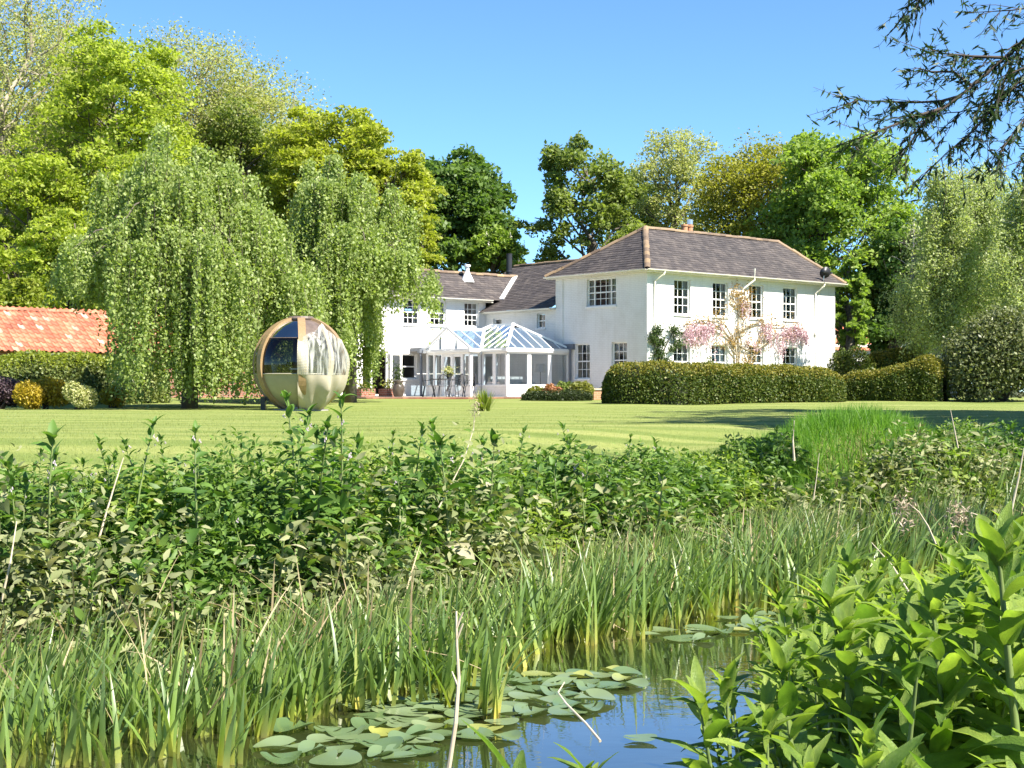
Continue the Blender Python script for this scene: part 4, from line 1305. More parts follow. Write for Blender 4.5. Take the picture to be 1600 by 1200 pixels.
p = W(691, 605, 58.2)
tb = empty('garden_table', (p[0], p[1], TZ), HA); tag(tb, 'round grey metal table with flowers standing on the terrace', 'table')
m = MB(); m.lathe([(0.02, 0.68), (0.52, 0.69), (0.53, 0.70), (0.53, 0.72), (0.02, 0.725)], n=20); m.build('tabletop', M['grey_metal'], tb)
for k in range(4):
    a = k * PI / 2 + 0.5; m = MB(); m.tube([(0.36 * math.cos(a), 0.36 * math.sin(a), 0.69), (0.30 * math.cos(a), 0.30 * math.sin(a), 0.35), (0.44 * math.cos(a), 0.44 * math.sin(a), 0)], 0.014, 5); m.build('leg', M['grey_metal'], tb)
pot = empty('flower_pot', (p[0] + 0.28, p[1] - 0.1, TZ + 0.725)); tag(pot, 'pot of cream flowers standing on the garden table', 'flower pot')
m = MB(); m.lathe([(0.09, 0), (0.13, 0.2), (0.12, 0.2)], n=12); m.build('pot', M['grey_metal'], pot)
c = RNG.normal(size=(220, 3)) * np.array([0.15, 0.15, 0.09]) + np.array([0, 0, 0.33]); foliage('flowers', c, 0.07, LM['cream'], pot)
c = RNG.normal(size=(150, 3)) * np.array([0.13, 0.13, 0.07]) + np.array([0, 0, 0.22]); foliage('leaves', c, 0.07, LM['fern'], pot)


def garden_chair(label, px_, Yd, rz):
    p = W(px_, 610, Yd); r = empty('garden_chair', (p[0], p[1], TZ), rz); tag(r, label, 'chair', 'wire chairs round the garden table')
    m = MB(); m.lathe([(0.02, 0.43), (0.22, 0.43), (0.23, 0.44), (0.22, 0.45), (0.02, 0.45)], n=14); m.build('seat', M['grey_metal'], r)
    m = MB(); hoop = [(0.23 * math.cos(t), 0.20 + 0.05 * math.sin(t), 0.44 + 0.48 * math.sin(t)) for t in np.linspace(0, PI, 13)]
    m.tube(hoop, 0.02, 5, cap=False); m.build('back_frame', M['grey_metal'], r)
    m = MB()
    for x in np.linspace(-0.19, 0.19, 9):
        zt = 0.44 + 0.48 * math.sqrt(max(0, 1 - (x / 0.23) ** 2)); m.tube([(x, 0.2, 0.45), (x, 0.2 + 0.05 * (zt - 0.44) / 0.48, zt)], 0.008, 3, cap=False)
    for z in np.linspace(0.5, 0.86, 8):
        xx = 0.23 * math.sqrt(max(0, 1 - ((z - 0.44) / 0.48) ** 2)); m.tube([(-xx, 0.215, z), (xx, 0.215, z)], 0.008, 3, cap=False)
    m.build('backrest', M['grey_metal'], r)
    for sx, sy in ((-1, -1), (1, -1), (-1, 1), (1, 1)):
        m = MB(); m.tube([(sx * 0.17, sy * 0.16, 0.44), (sx * 0.22, sy * 0.24, 0)], 0.018, 5); m.build('leg', M['grey_metal'], r)
    for sx in (-1, 1):
        m = MB(); m.tube([(sx * 0.23, 0.2, 0.66), (sx * 0.25, -0.08, 0.66), (sx * 0.2, -0.14, 0.44)], 0.011, 5); m.build('armrest', M['grey_metal'], r)
    return r


garden_chair('wire garden chair by the dark downpipe, left end of the table', 670, 58.4, 1.7)
garden_chair('wire garden chair directly behind the table, facing the lawn', 693.5, 59.4, 0.15)
garden_chair('wire garden chair close to the flower pot, right of the table', 714, 58.2, -0.9)
garden_chair('wire garden chair standing furthest from the downpipe', 733, 57.9, -1.35)

# ------------------------------------------------------------------ rotating garden pod
PR = 1.27
pc = W(470, 570, 39.5)
pod = empty('garden_pod', (pc[0], pc[1], gz(pc[0], pc[1])))
tag(pod, 'round glazed garden pod with timber ribs and a cream cover', 'garden pod')
PZ = pc[2] - gz(pc[0], pc[1])


def pt_s(az, el, r=PR):
    """az 0 faces the camera, positive to the right"""
    return Vector((r * math.cos(el) * math.sin(az), -r * math.cos(el) * math.cos(az), PZ + r * math.sin(el)))


def patch(a0, a1, e0, e1, r, na=14, ne=12):
    v = [pt_s(a0 + (a1 - a0) * i / na, e0 + (e1 - e0) * j / ne, r) for j in range(ne + 1) for i in range(na + 1)]
    f = [(j * (na + 1) + i, j * (na + 1) + i + 1, (j + 1) * (na + 1) + i + 1, (j + 1) * (na + 1) + i) for j in range(ne) for i in range(na)]
    m = MB(); m.add(v, f); return m


M['pod_shell'] = pmat('gloss_stone_shell', (0.26, 0.24, 0.165), (0.32, 0.30, 0.21), rough=0.2, scale=2)
M['pod_roof'] = pmat('brown_pod_roof', (0.10, 0.075, 0.06), (0.16, 0.12, 0.10), rough=0.35)
M['pod_roof_glass'] = glassmat('coated_pod_roof_glass', tint=(0.30, 0.36, 0.45), ior=2.6, boost=2.0)
RIB = [math.radians(x) for x in (-50, 10, 74, 134, 194, 264)]
EQ = math.radians(-12)
for i in range(6):
    a0 = RIB[i]; a1 = RIB[(i + 1) % 6] + (2 * PI if i == 5 else 0)
    w = 0.06
    patch(a0 + w, a1 - w, math.radians(-74), EQ - 0.012, PR - 0.03).build('lower_panel', M['pod_shell'], pod, smooth=True)
    topang = math.radians(34)
    patch(a0 + w, a1 - w, EQ + 0.012, topang, PR - 0.03).build('window_pane', M['pod_glass'], pod, smooth=True)
    patch(a0 + w, a1 - w, topang + 0.01, math.radians(73), PR - 0.025, 10, 8).build('roof_panel', M['pod_roof'] if i == 1 else M['pod_roof_glass'], pod, smooth=True)
    rl = MB(); rl.tube([pt_s(a0 + (a1 - a0) * k / 12, topang, PR - 0.03) for k in range(13)], 0.012, 5); rl.build('glazing_bar', M['pod_roof'], pod, smooth=True)
    rl = MB(); rl.tube([pt_s(a0 + (a1 - a0) * k / 12, EQ, PR - 0.02) for k in range(13)], 0.022, 5); rl.build('waist_rail', M['pod_shell'], pod, smooth=True)
for a in RIB:
    m = MB(); n = 26; prev = None
    v = []
    for k in range(n + 1):
        e = math.radians(-82 + 162 * k / n)
        t = Vector((math.cos(a), math.sin(a), 0)); hw = 0.10
        o = pt_s(a, e, PR + 0.035); ii_ = pt_s(a, e, PR - 0.09)
        v += [o - t * hw, o + t * hw, ii_ + t * hw, ii_ - t * hw]
    f = []
    for k in range(n):
        for s in range(4): f.append((k * 4 + s, k * 4 + (s + 1) % 4, k * 4 + 4 + (s + 1) % 4, k * 4 + 4 + s))
    f += [(3, 2, 1, 0), (n * 4, n * 4 + 1, n * 4 + 2, n * 4 + 3)]
    m.add(v, f); m.build('rib', M['wood'], pod)
m = MB(); m.lathe([(0.02, PR - 0.06), (0.34, PR - 0.09), (0.37, PR - 0.03), (0.33, PR + 0.03), (0.02, PR + 0.045)], (0, 0, PZ), 22); m.build('roof_cap', M['pod_roof'], pod)
m = MB(); m.lathe([(0.75, -0.10), (0.75, 0.03), (0.55, 0.05), (0.5, 0.14)], (0, 0, 0), 26); m.build('base', pmat('concrete_base', (0.24, 0.23, 0.21), (0.33, 0.32, 0.29), rough=0.9), pod)
m = MB(); m.box(-1.06, -0.94, -0.15, 0.05, -0.05, 0.36); m.bar((-1.0, -0.05, 0.3), (-0.72, -0.05, 0.36), 0.08, 0.1); m.build('foot', M['black'], pod)
# inside: a bench ring, a central post and the table, seen through the glass
m = MB(); m.lathe([(0.55, 0.55), (0.55, 0.9), (1.1, 0.9), (1.12, 1.0)], (0, 0, 0), 20); m.build('bench', pmat('dark_red_cushion', (0.20, 0.04, 0.05), (0.28, 0.07, 0.07), rough=0.9), pod)
m = MB(); m.tube([(0, 0, 0.4), (0, 0, 2.4)], 0.05, 8); m.lathe([(0.02, 1.1), (0.35, 1.1), (0.35, 1.14), (0.02, 1.14)], (0, 0, 0), 16); m.build('post', M['steel'], pod)
# cover: a sheet hanging from a central ridge, clear above the waist and cream cloth below
ca0, ca1 = RIB[1] - 0.10, RIB[2] + 0.10
def cover_patch(e0, e1, ne, a0=ca0, a1=ca1, na=44):
    v = []; f = []
    for j in range(ne + 1):
        for i in range(na + 1):
            t = (a0 - ca0) / (ca1 - ca0) + (a1 - a0) / (ca1 - ca0) * i / na
            e = e0 + ((e1 + (math.radians(17) * (1 - abs(t - 0.5) * 2) if e1 > EQ + 0.1 else 0)) - e0) * j / ne
            a = ca0 + (ca1 - ca0) * t
            mid = abs(t - 0.5)
            # the gathered ridge stands proud; folds fan down from its top
            fold = 0.022 * math.sin(9 * math.atan2(t - 0.5, (1.1 - (e - EQ)) * 0.7) + 2) + 0.012 * math.sin(23 * t + 6 * e) + 0.014 * math.sin(8 * e + 13 * t)
            r = PR + 0.078 + fold * (0.4 + (1.6 if e < EQ else 0.9)) + 0.10 * math.exp(-(mid / 0.07) ** 2) * (1 if e > EQ - 0.3 else 0.5)
            if e < math.radians(-40): r += 0.10 * (math.radians(-40) - e)
            v.append(pt_s(a, e, r))
    for j in range(ne):
        for i in range(na): f.append((j * (na + 1) + i, j * (na + 1) + i + 1, (j + 1) * (na + 1) + i + 1, (j + 1) * (na + 1) + i))
    m = MB(); m.add(v, f); return m
M['cover'] = pmat('cream_cover_cloth', (0.36, 0.32, 0.23), (0.46, 0.41, 0.31), rough=0.8, scale=3)
m_, nt_, b_ = newmat('clear_plastic_sheet')
b_.inputs['Base Color'].default_value = (0.55, 0.55, 0.50, 1); b_.inputs['Roughness'].default_value = 0.15
tc_ = N(nt_, 'ShaderNodeTexCoord'); mp_ = N(nt_, 'ShaderNodeMapping'); mp_.inputs['Scale'].default_value = (9, 9, 1.0); nt_.links.new(tc_.outputs['Object'], mp_.inputs['Vector'])
no_ = N(nt_, 'ShaderNodeTexNoise', Scale=1.5, Detail=4.0); nt_.links.new(mp_.outputs['Vector'], no_.inputs['Vector'])
rp_ = ramp(nt_, [(0.42, (0.12, 0.12, 0.12)), (0.66, (0.75, 0.75, 0.75))]); nt_.links.new(no_.outputs['Fac'], rp_.inputs['Fac'])
tp__ = N(nt_, 'ShaderNodeBsdfTransparent'); tp__.inputs['Color'].default_value = (0.85, 0.85, 0.83, 1)
mxs = N(nt_, 'ShaderNodeMixShader'); nt_.links.new(rp_.outputs['Color'], mxs.inputs['Fac'])
nt_.links.new(tp__.outputs['BSDF'], mxs.inputs[1]); nt_.links.new(b_.outputs['BSDF'], mxs.inputs[2]); nt_.links.new(mxs.outputs['Shader'], nt_.nodes['Material Output'].inputs['Surface'])
M['plastic'] = m_
cov = cover_patch(math.radians(-72), EQ, 22).build('cover', M['cover'], pod, smooth=True)
mid_a = (ca0 + ca1) / 2
cover_patch(EQ, math.radians(30), 16).build('clear_window', M['plastic'], cov, smooth=True)
cover_patch(EQ, math.radians(31), 14, mid_a - 0.06, mid_a + 0.06, 6).build('centre_flap', M['cover'], cov, smooth=True)
cover_patch(EQ, math.radians(30), 14, ca0, ca0 + 0.22, 6).build('edge_strip', M['cover'], cov, smooth=True)
cover_patch(EQ, math.radians(30), 14, ca1 - 0.14, ca1, 5).build('edge_strip', M['cover'], cov, smooth=True)

# ------------------------------------------------------------------ barn with pantiles
b0 = W(-40, 548, 54.3)
barn = empty('barn', (b0[0], b0[1], 0), HA); tag(barn, 'low brick barn with a bright clay pantile roof behind the laurel hedge', 'barn')
BE, BR, BL, BD = 2.02, 3.72, 13.0, 2.4
m = MB(); m.box(0, BL, 0.35, 2 * BD - 0.3, 0, BE + 0.05); m.build('wall', M['brick'], barn)
m = MB(); m.poly([(0, 0.05, BE), (BL, 0.05, BE), (BL, BD, BR - 0.05), (0, BD, BR - 0.05)]); m.poly([(0, 2 * BD, BE), (BL, 2 * BD, BE), (BL, BD, BR - 0.05), (0, BD, BR - 0.05)])
m.poly([(BL, 0.3, BE - 0.1), (BL, 2 * BD - 0.3, BE - 0.1), (BL, BD, BR - 0.1)])
rf = m.build('roof', M['deck'], barn)
m = MB()
for k in range(6): m.box(k * 2.55 + 0.05, k * 2.55 + 0.25, 0.30, 0.345, 0, BE); 
m.build('timber_post', M['wood'], barn)
# one pantile: an S in section
PW, PH = 0.245, 0.31
v = []; n = 9
for t in range(2):
    for k in range(n + 1):
        u = k / n; h = 0.035 * math.sin(u * 2 * PI + 0.6)
        v.append((u * PW * 1.06, (-0.02 if t == 0 else PH * 1.12), h + (0.035 if t == 0 else 0.0)))
for k in range(n + 1):
    u = k / n; v.append((u * PW * 1.06, -0.02, 0.035 * math.sin(u * 2 * PI + 0.6) + 0.014))
f = [(k, k + 1, n + 2 + k, n + 1 + k) for k in range(n)] + [(2 * n + 2 + k, 2 * n + 3 + k, k + 1, k) for k in range(n)]
m = MB(); m.add(v, f); pan_me = m.mesh('pantile', M['pantile'], smooth=True)
pitch = math.atan2(BR - BE, BD); slope = math.hypot(BR - BE, BD)
rows = int(slope / PH); cnt = 0; restv = MB()
for r in range(rows + 1):
    for k in range(int(BL / PW)):
        y0 = r * PH
        if y0 > slope - 0.1: continue
        mtx = Matrix.Translation((k * PW, 0.05 - 0.06 + y0 * math.cos(pitch), BE + y0 * math.sin(pitch) + 0.02)) @ Matrix.Rotation(pitch, 4, 'X') @ Matrix.Rotation(random.uniform(-0.025, 0.025), 4, 'Z')
        if k < 33:
            o = link('pantile', pan_me, rf); o.matrix_local = mtx
        else:
            restv.add([mtx @ Vector(q) for q in v], f)
o = restv.build('pantiles', M['pantile'], rf); o['kind'] = 'stuff'
for k in range(int(BL / 0.42)):
    o = link('ridge_tile', tile_me.copy() if k == 0 else rt_me, rf)
    if k == 0:
        rt_me = o.data; rt_me.materials.clear(); rt_me.materials.append(M['pantile'])
    o.matrix_local = Matrix.Translation((k * 0.42, BD, BR + random.uniform(-0.01, 0.015)))

# white cottage glimpsed behind the trees at the right
p = W(1388, 550, 96); ct = empty('cottage', (p[0], p[1], 0.3), 0.2); tag(ct, 'white cottage with a red roof glimpsed through the trees behind the house', 'cottage')
m = MB(); m.box(-4.5, 4.5, 0, 5, 0, 3.3); m.build('wall', M['wall'], ct)
m = MB(); m.poly([(-4.8, -0.3, 2.9), (4.8, -0.3, 2.9), (4.8, 2.5, 5.0), (-4.8, 2.5, 5.0)]); m.poly([(-4.8, 5.3, 2.9), (4.8, 5.3, 2.9), (4.8, 2.5, 5.0), (-4.8, 2.5, 5.0)]); m.build('roof', M['pantile'], ct)

# ------------------------------------------------------------------ hedges and garden shrubs
def hp(px, Y): return ((px - 800) / F * Y, Y)


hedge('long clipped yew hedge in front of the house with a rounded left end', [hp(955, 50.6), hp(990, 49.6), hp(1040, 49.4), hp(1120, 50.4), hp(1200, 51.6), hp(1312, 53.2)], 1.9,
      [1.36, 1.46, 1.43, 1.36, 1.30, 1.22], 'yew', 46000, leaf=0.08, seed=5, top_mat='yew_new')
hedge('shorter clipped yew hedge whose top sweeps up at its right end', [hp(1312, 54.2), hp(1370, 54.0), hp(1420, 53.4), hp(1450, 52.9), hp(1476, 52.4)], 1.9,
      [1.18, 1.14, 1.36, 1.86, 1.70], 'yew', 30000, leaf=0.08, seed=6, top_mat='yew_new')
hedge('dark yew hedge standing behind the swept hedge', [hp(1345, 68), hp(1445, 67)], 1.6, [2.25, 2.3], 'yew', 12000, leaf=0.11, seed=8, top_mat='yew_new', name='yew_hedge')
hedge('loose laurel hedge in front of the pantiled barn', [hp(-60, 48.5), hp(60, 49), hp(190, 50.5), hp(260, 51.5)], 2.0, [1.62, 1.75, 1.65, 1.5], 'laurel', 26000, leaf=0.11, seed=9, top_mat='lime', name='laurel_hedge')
bush('dark purple leaved shrub at the left edge of the lawn', 4, 42.4, 80, 588, 'purple', n=6000, leaf=0.07, seed=11)
bush('rounded golden yellow shrub in front of the laurel hedge', 66, 42.2, 88, 586, 'gold', n=8000, leaf=0.07, seed=12)
bush('cream variegated shrub between the golden shrub and the weeping birch', 120, 40.5, 64, 598, 'cream', n=5500, leaf=0.07, seed=13)
bush('low yellow shrub half hidden under the weeping birch', 178, 44.5, 46, 602, 'gold', n=2500, leaf=0.07, seed=14)
bush('lime green bush rising above the left end of the barn roof', 28, 60, 100, 446, 'lime', n=9000, leaf=0.16, seed=15, lift=0.2)
bush('dark evergreen shrub against the right corner of the house', 1330, 66.5, 78, 545, 'yew', n=7000, leaf=0.11, seed=16)
bush('small round evergreen shrub peeping over the hedge by the house wall', 1107, 57.5, 26, 560, 'yew', n=2200, leaf=0.07, seed=17)
bush('loose grey green shrub at the rounded end of the yew hedge', 962, 50.2, 44, 590, 'holm', n=2600, leaf=0.08, seed=18)
# terrace border
bush('fern like shrub at the left end of the terrace border', 836, 54.5, 36, 602, 'fern', n=1500, leaf=0.10, seed=21, name='border_shrub')
bush('orange red shrub in the middle of the terrace border', 863, 54.2, 34, 600, 'red', n=1700, leaf=0.09, seed=22, name='border_shrub')
bush('tall airy shrub right of the orange red shrub', 884, 54.8, 34, 594, 'walnut', n=1300, leaf=0.10, seed=23, name='border_shrub')
bush('broad yellow green fern clump left of the brick pier', 908, 54.6, 46, 596, 'fern', n=2600, leaf=0.11, seed=24, name='border_shrub')
bush('dark low shrub behind the brick pier', 948, 56.4, 26, 600, 'dark', n=1200, leaf=0.09, seed=25, name='border_shrub')
hedge('low dark box edging along the terrace border', [hp(815, 53.9), hp(925, 54.0)], 0.7, [0.38, 0.42], 'dark', 4500, leaf=0.06, seed=26, name='box_edging')


def strap_plant(label, px, Y, n, L, mat, width=0.03, seed=1, name='strap_leaf_plant', group=None):
    rng = np.random.default_rng(seed); x = (px - 800) / F * Y; g = gz(x, Y)
    r = empty(name, (x, Y, g)); tag(r, label, 'plant', group)
    lv = []
    for i in range(n):
        az = rng.random() * 2 * PI; lean = 0.1 + 0.9 * rng.random() ** 1.3; Li = L * (0.6 + 0.5 * rng.random())
        v = []; s = np.array([-math.sin(az), math.cos(az), 0])
        x0 = rng.normal(size=2) * 0.06
        for k in range(6):
            t = k / 5; rad = Li * (math.sin(lean * t * 1.2) * 0.75); z = Li * t * math.cos(lean * t * 0.9)
            c = np.array([x0[0] + rad * math.cos(az), x0[1] + rad * math.sin(az), z - 0.03]); w = width * (1 - t ** 2.5) + 0.003
            v += [c - s * w / 2, c + s * w / 2]
        me = np_mesh('leaf', v, [(2 * k, 2 * k + 1, 2 * k + 3, 2 * k + 2) for k in range(5)], LM[mat], rnd=np.full(12, rng.random()))
        link('leaf', me, r)
    return r


strap_plant('spiky yellow green clump growing alone in the mown lawn', 757, 38.9, 110, 0.62, 'spiky', width=0.035, seed=31)

# the wood on the camera's side of the pond, seen only mirrored in the glass
_r = np.random.default_rng(150); _c = []
for _k in range(16):
    _x = -46 + 6.2 * _k + _r.normal() * 1.5; _y = -52 + _r.normal() * 4; _h = 9 + 4 * _r.random()
    _p = _r.normal(size=(900, 3)) * np.array([2.0, 2.0, _h * 0.26]); _p[:, 2] += _h * 0.55; _c.append(_p + np.array([_x, _y, -0.5]))
foliage('woodland', np.concatenate(_c), 0.9, LM['chestnut'], None, kind='stuff')['label'] = 'far wood on the near side of the pond, mirrored in the glass'

# ------------------------------------------------------------------ wisteria and climber on the long front
def fac(px, py, off=0.1):
    x = px2x(px); return np.array((x, -off, lz(py, x, 0)))


wi = empty('wisteria', (C0[0], C0[1], 0), HA); tag(wi, 'old wisteria trained on the white front with hanging pink flowers', 'wisteria')
rng = np.random.default_rng(41)
m = MB()
WB = [[(1147, 600), (1148, 560), (1146, 535), (1149, 505), (1153, 478), (1152, 452)], [(1156, 600), (1151, 565), (1155, 535), (1150, 512), (1156, 488), (1162, 470)],
      [(1148, 545), (1138, 528), (1126, 516), (1108, 512), (1092, 518), (1075, 525), (1062, 520)], [(1146, 535), (1130, 508), (1112, 502), (1090, 500), (1070, 503)],
      [(1150, 540), (1165, 548), (1182, 545), (1200, 532), (1215, 522), (1235, 514), (1252, 512)], [(1150, 520), (1165, 510), (1185, 503), (1205, 508), (1225, 508), (1245, 506)],
      [(1148, 555), (1135, 540), (1118, 536)], [(1158, 600), (1166, 570), (1176, 550), (1182, 530), (1190, 515)], [(1152, 480), (1142, 470), (1140, 455)], [(1153, 490), (1166, 482), (1170, 470)], [(1165, 600), (1168, 575), (1160, 555), (1168, 535)]]
fl = []; lf_ = []
for i, b in enumerate(WB):
    P_ = [fac(px, py, 0.09 + 0.05 * rng.random()) for px, py in b]
    m.tube(P_, np.linspace(0.06 if i < 2 else 0.045, 0.012, len(P_)), 5)
    for k in range(len(P_) - 1):
        for _ in range(5):
            q = P_[k] + (P_[k + 1] - P_[k]) * rng.random(); e = q + rng.normal(size=3) * np.array([0.28, 0.05, 0.25]) + np.array([0, -0.05, 0.05])
            m.tube([q, (q + e) / 2 + rng.normal(size=3) * 0.03, e], [0.012, 0.008, 0.004], 3, cap=False)
            if rng.random() < 0.6:
                for _ in range(14): lf_.append(e + rng.normal(size=3) * np.array([0.13, 0.05, 0.11]))
m.build('stem', M['pale_bark'], wi)
for (px, py, sx, sy, nr) in [(1085, 510, 22, 8, 60), (1068, 516, 8, 9, 22), (1240, 510, 14, 8, 60), (1222, 516, 12, 8, 34), (1110, 508, 12, 6, 20), (1195, 508, 14, 5, 22), (1252, 520, 6, 8, 22), (1160, 476, 8, 12, 14), (1175, 530, 14, 10, 10), (1215, 536, 12, 8, 12), (1090, 530, 18, 8, 16), (1202, 520, 10, 6, 12)]:
    for _ in range(int(nr * 0.75)):
        top = fac(px + rng.normal() * sx * 0.6, py + rng.normal() * sy * 0.6, 0.10 + 0.22 * rng.random()); L = 0.35 + 0.40 * rng.random()
        k = 26; t = rng.random(k)
        fl.append(top + np.stack([rng.normal(size=k) * 0.05 * (1.1 - t), rng.normal(size=k) * 0.05 * (1.1 - t), -L * t], 1))
foliage('flowers', np.concatenate(fl), 0.062, LM['wist'], wi, rng=rng, aspect=0.9)
for (px, py, nn_) in [(1098, 500, 40), (1120, 498, 60), (1150, 460, 150), (1160, 470, 110), (1140, 475, 70), (1185, 498, 70), (1205, 498, 60), (1150, 575, 80), (1168, 565, 90), (1145, 590, 80), (1172, 585, 80), (1112, 530, 50), (1245, 503, 30), (1078, 502, 40), (1163, 455, 60)]:
    for _ in range(nn_): lf_.append(fac(px + rng.normal() * 7, py + rng.normal() * 6, 0.1 + 0.2 * rng.random()))
foliage('leaves', np.array(lf_), 0.085, LM['wist_leaf'], wi, rng=rng)

cl = empty('climber', (C0[0], C0[1], 0), HA); tag(cl, 'dark green climber on the front wall near the house corner', 'climber')
m = MB(); lf_ = []
for b in [[(1030, 600), (1028, 560), (1024, 530), (1022, 508)], [(1029, 570), (1036, 545), (1046, 525), (1052, 510)], [(1028, 560), (1018, 535), (1014, 522)], [(1034, 590), (1040, 570)]]:
    P_ = [fac(px, py, 0.09) for px, py in b]; m.tube(P_, np.linspace(0.035, 0.012, len(P_)), 5)
for (px, py, s, nn_) in [(1022, 517, 7, 420), (1016, 530, 5, 300), (1027, 535, 6, 420), (1024, 552, 6, 380), (1032, 565, 6, 420), (1038, 576, 8, 300), (1048, 515, 5, 220), (1053, 522, 4, 150), (1055, 536, 6, 220), (1046, 545, 4, 120), (1028, 580, 8, 300)]:
    for _ in range(nn_): lf_.append(fac(px + rng.normal() * s * 0.7, py + rng.normal() * s * 0.7, 0.06 + 0.28 * rng.random()))
m.build('stem', M['twig'], cl); foliage('leaves', np.array(lf_), 0.085, LM['ivy'], cl, rng=rng)

# ------------------------------------------------------------------ trees
weeping('broad weeping birch whose curtain of leaves reaches the lawn left of the pod', 296, 43.5, 405, 222, 51, n_tuft=74, per=42, leaf=0.097, tops=lambda c: 1.0 - 0.10 * max(0, c), lowf=lambda x: (2.2 + 0.9 * abs(math.sin(x * 5))) if x < -1.95 else 0)
weeping('narrower weeping birch standing right behind the garden pod', 546, 51.0, 290, 262, 52, n_tuft=54, per=40, leaf=0.105, tops=lambda c: 1.0 - 0.16 * max(0, c), lowf=lambda x: 3.3 + 0.4 * math.sin(x * 9) if x > 0.75 else 2.2 * max(0, x - 0.15) if x > 0.15 else 0)

TL = 'left wood trees'
tree('tall twiggy tree with sparse olive leaves at the far left edge', 30, 80, 330, -60, 360, 'airy', n_leaf=34000, leaf=0.17, lobes=40, clumps=13, seed=61, bark='pale_bark', trunk_r=0.34, group=TL, spread_c=0.45)
tree('big yellow green maple behind the barn', 180, 74, 330, 26, 480, 'maple_yellow', n_leaf=56000, leaf=0.23, lobes=60, clumps=13, seed=62, group=TL, flat=0.30, spread_c=0.36, lobe_r=0.26)
tree('low yellow green maple in front of the tall twiggy tree', 40, 70, 280, 230, 490, 'maple_yellow', n_leaf=34000, leaf=0.22, lobes=40, clumps=11, seed=63, group=TL, flat=0.30, spread_c=0.36, lobe_r=0.25)
tree('tall pale tree with half open leaves right of the big maple', 312, 86, 270, 44, 360, 'airy', n_leaf=36000, leaf=0.17, lobes=44, clumps=13, seed=64, bark='pale_bark', group=TL, spread_c=0.45)
tree('pale tree with thin foliage sloping down towards the golden maple', 405, 90, 250, 108, 380, 'airy', n_leaf=34000, leaf=0.18, lobes=40, clumps=12, seed=65, bark='pale_bark', group=TL, spread_c=0.45)
tree('golden green maple above the top of the two weeping birches', 525, 79, 270, 168, 420, 'maple_gold', n_leaf=48000, leaf=0.24, lobes=50, clumps=13, seed=66, group=TL, flat=0.30, spread_c=0.36, lobe_r=0.25)
tree('golden green maple leaning over the left end of the wing roof', 618, 77, 175, 228, 440, 'maple_gold', n_leaf=34000, leaf=0.22, lobes=36, clumps=12, seed=67, group=TL, flat=0.30, spread_c=0.36, lobe_r=0.27)
tree('dark green horse chestnut behind the wing roof', 706, 96, 215, 246, 420, 'chestnut', n_leaf=40000, leaf=0.34, lobes=40, clumps=12, seed=68, group=TL, lobe_r=0.26, profile='spread')
tree('small fresh green horse chestnut with white candles beside the black flue', 778, 92, 96, 366, 425, 'maple_green', n_leaf=10000, leaf=0.30, lobes=16, clumps=9, seed=69, group=TL, candles=16, profile='spread')
tree('pale tree filling the sky gap left of the big maple top', 105, 90, 230, 4, 360, 'airy', n_leaf=26000, leaf=0.18, lobes=36, clumps=12, seed=165, bark='pale_bark', group=TL, spread_c=0.45)
tree('fresh green tree between the big maple and the golden maple', 372, 84, 210, 150, 440, 'walnut', n_leaf=26000, leaf=0.22, lobes=40, clumps=12, seed=166, group=TL, lobe_r=0.26)
tree('yellow green young maple low behind the weeping birch', 240, 66, 210, 225, 470, 'maple_yellow', n_leaf=26000, leaf=0.20, lobes=36, clumps=11, seed=167, group=TL, flat=0.3, lobe_r=0.26)
tree('light green tree at the foot of the wood above the barn', 110, 64, 190, 330, 500, 'maple_yellow', n_leaf=20000, leaf=0.19, lobes=30, clumps=11, seed=168, group=TL, flat=0.3, lobe_r=0.27)
for k, (px, Y, w, yt, yb, mt) in enumerate([(100, 92, 280, 150, 480, 'chestnut'), (240, 98, 280, 190, 480, 'walnut'), (380, 100, 260, 250, 480, 'chestnut'), (500, 100, 240, 290, 480, 'walnut'), (-60, 88, 240, 40, 470, 'walnut'), (610, 100, 170, 320, 470, 'chestnut')]):
    tree(['deep green tree filling the wood behind the big yellow maple', 'olive green tree in the shade between the pale trees', 'deep green tree behind the broad weeping birch', 'olive green tree hidden behind the golden maple', 'olive green tree cut by the left edge of the picture', 'deep green tree deep in the wood above the wing roof'][k],
         px, Y, w, yt, yb, mt, n_leaf=16000, leaf=0.36, lobes=22, clumps=9, seed=80 + k, group=TL)

TR = 'trees behind the house'
tree('open branched walnut left of the main roof with sky showing through', 918, 90, 245, 218, 415, 'walnut', n_leaf=19000, leaf=0.27, lobes=24, clumps=9, seed=71, group=TR, lobe_r=0.20, spread_c=0.42, profile='spread', bark='bark')
tree('tall airy tree rising above the ridge behind the chimney pots', 1058, 95, 145, 198, 360, 'airy', n_leaf=18000, leaf=0.17, lobes=26, clumps=11, seed=72, group=TR, bark='bark', spread_c=0.42)
tree('olive yellow tree behind the right half of the ridge', 1178, 88, 220, 226, 410, 'olive', n_leaf=36000, leaf=0.19, lobes=46, clumps=12, seed=73, group=TR, spread_c=0.36)
tree('tall bright green maple right of the house', 1308, 82, 285, 196, 520, 'maple_green', n_leaf=60000, leaf=0.25, lobes=60, clumps=13, seed=74, group=TR, flat=0.34, lobe_r=0.26)
tree('bright green maple branch hanging beside the right wall of the house', 1330, 74, 66, 405, 540, 'maple_green', n_leaf=9000, leaf=0.24, lobes=16, clumps=9, seed=75, group=TR, flat=0.36)
tree('dark leafy tree in the shade behind the swept hedge', 1405, 79, 160, 350, 545, 'chestnut', n_leaf=20000, leaf=0.26, lobes=24, clumps=9, seed=76, group=TR)
tree('olive tree filling the gap behind the walnut', 990, 100, 110, 270, 380, 'walnut', n_leaf=9000, leaf=0.28, lobes=16, clumps=8, seed=77, group=TR)
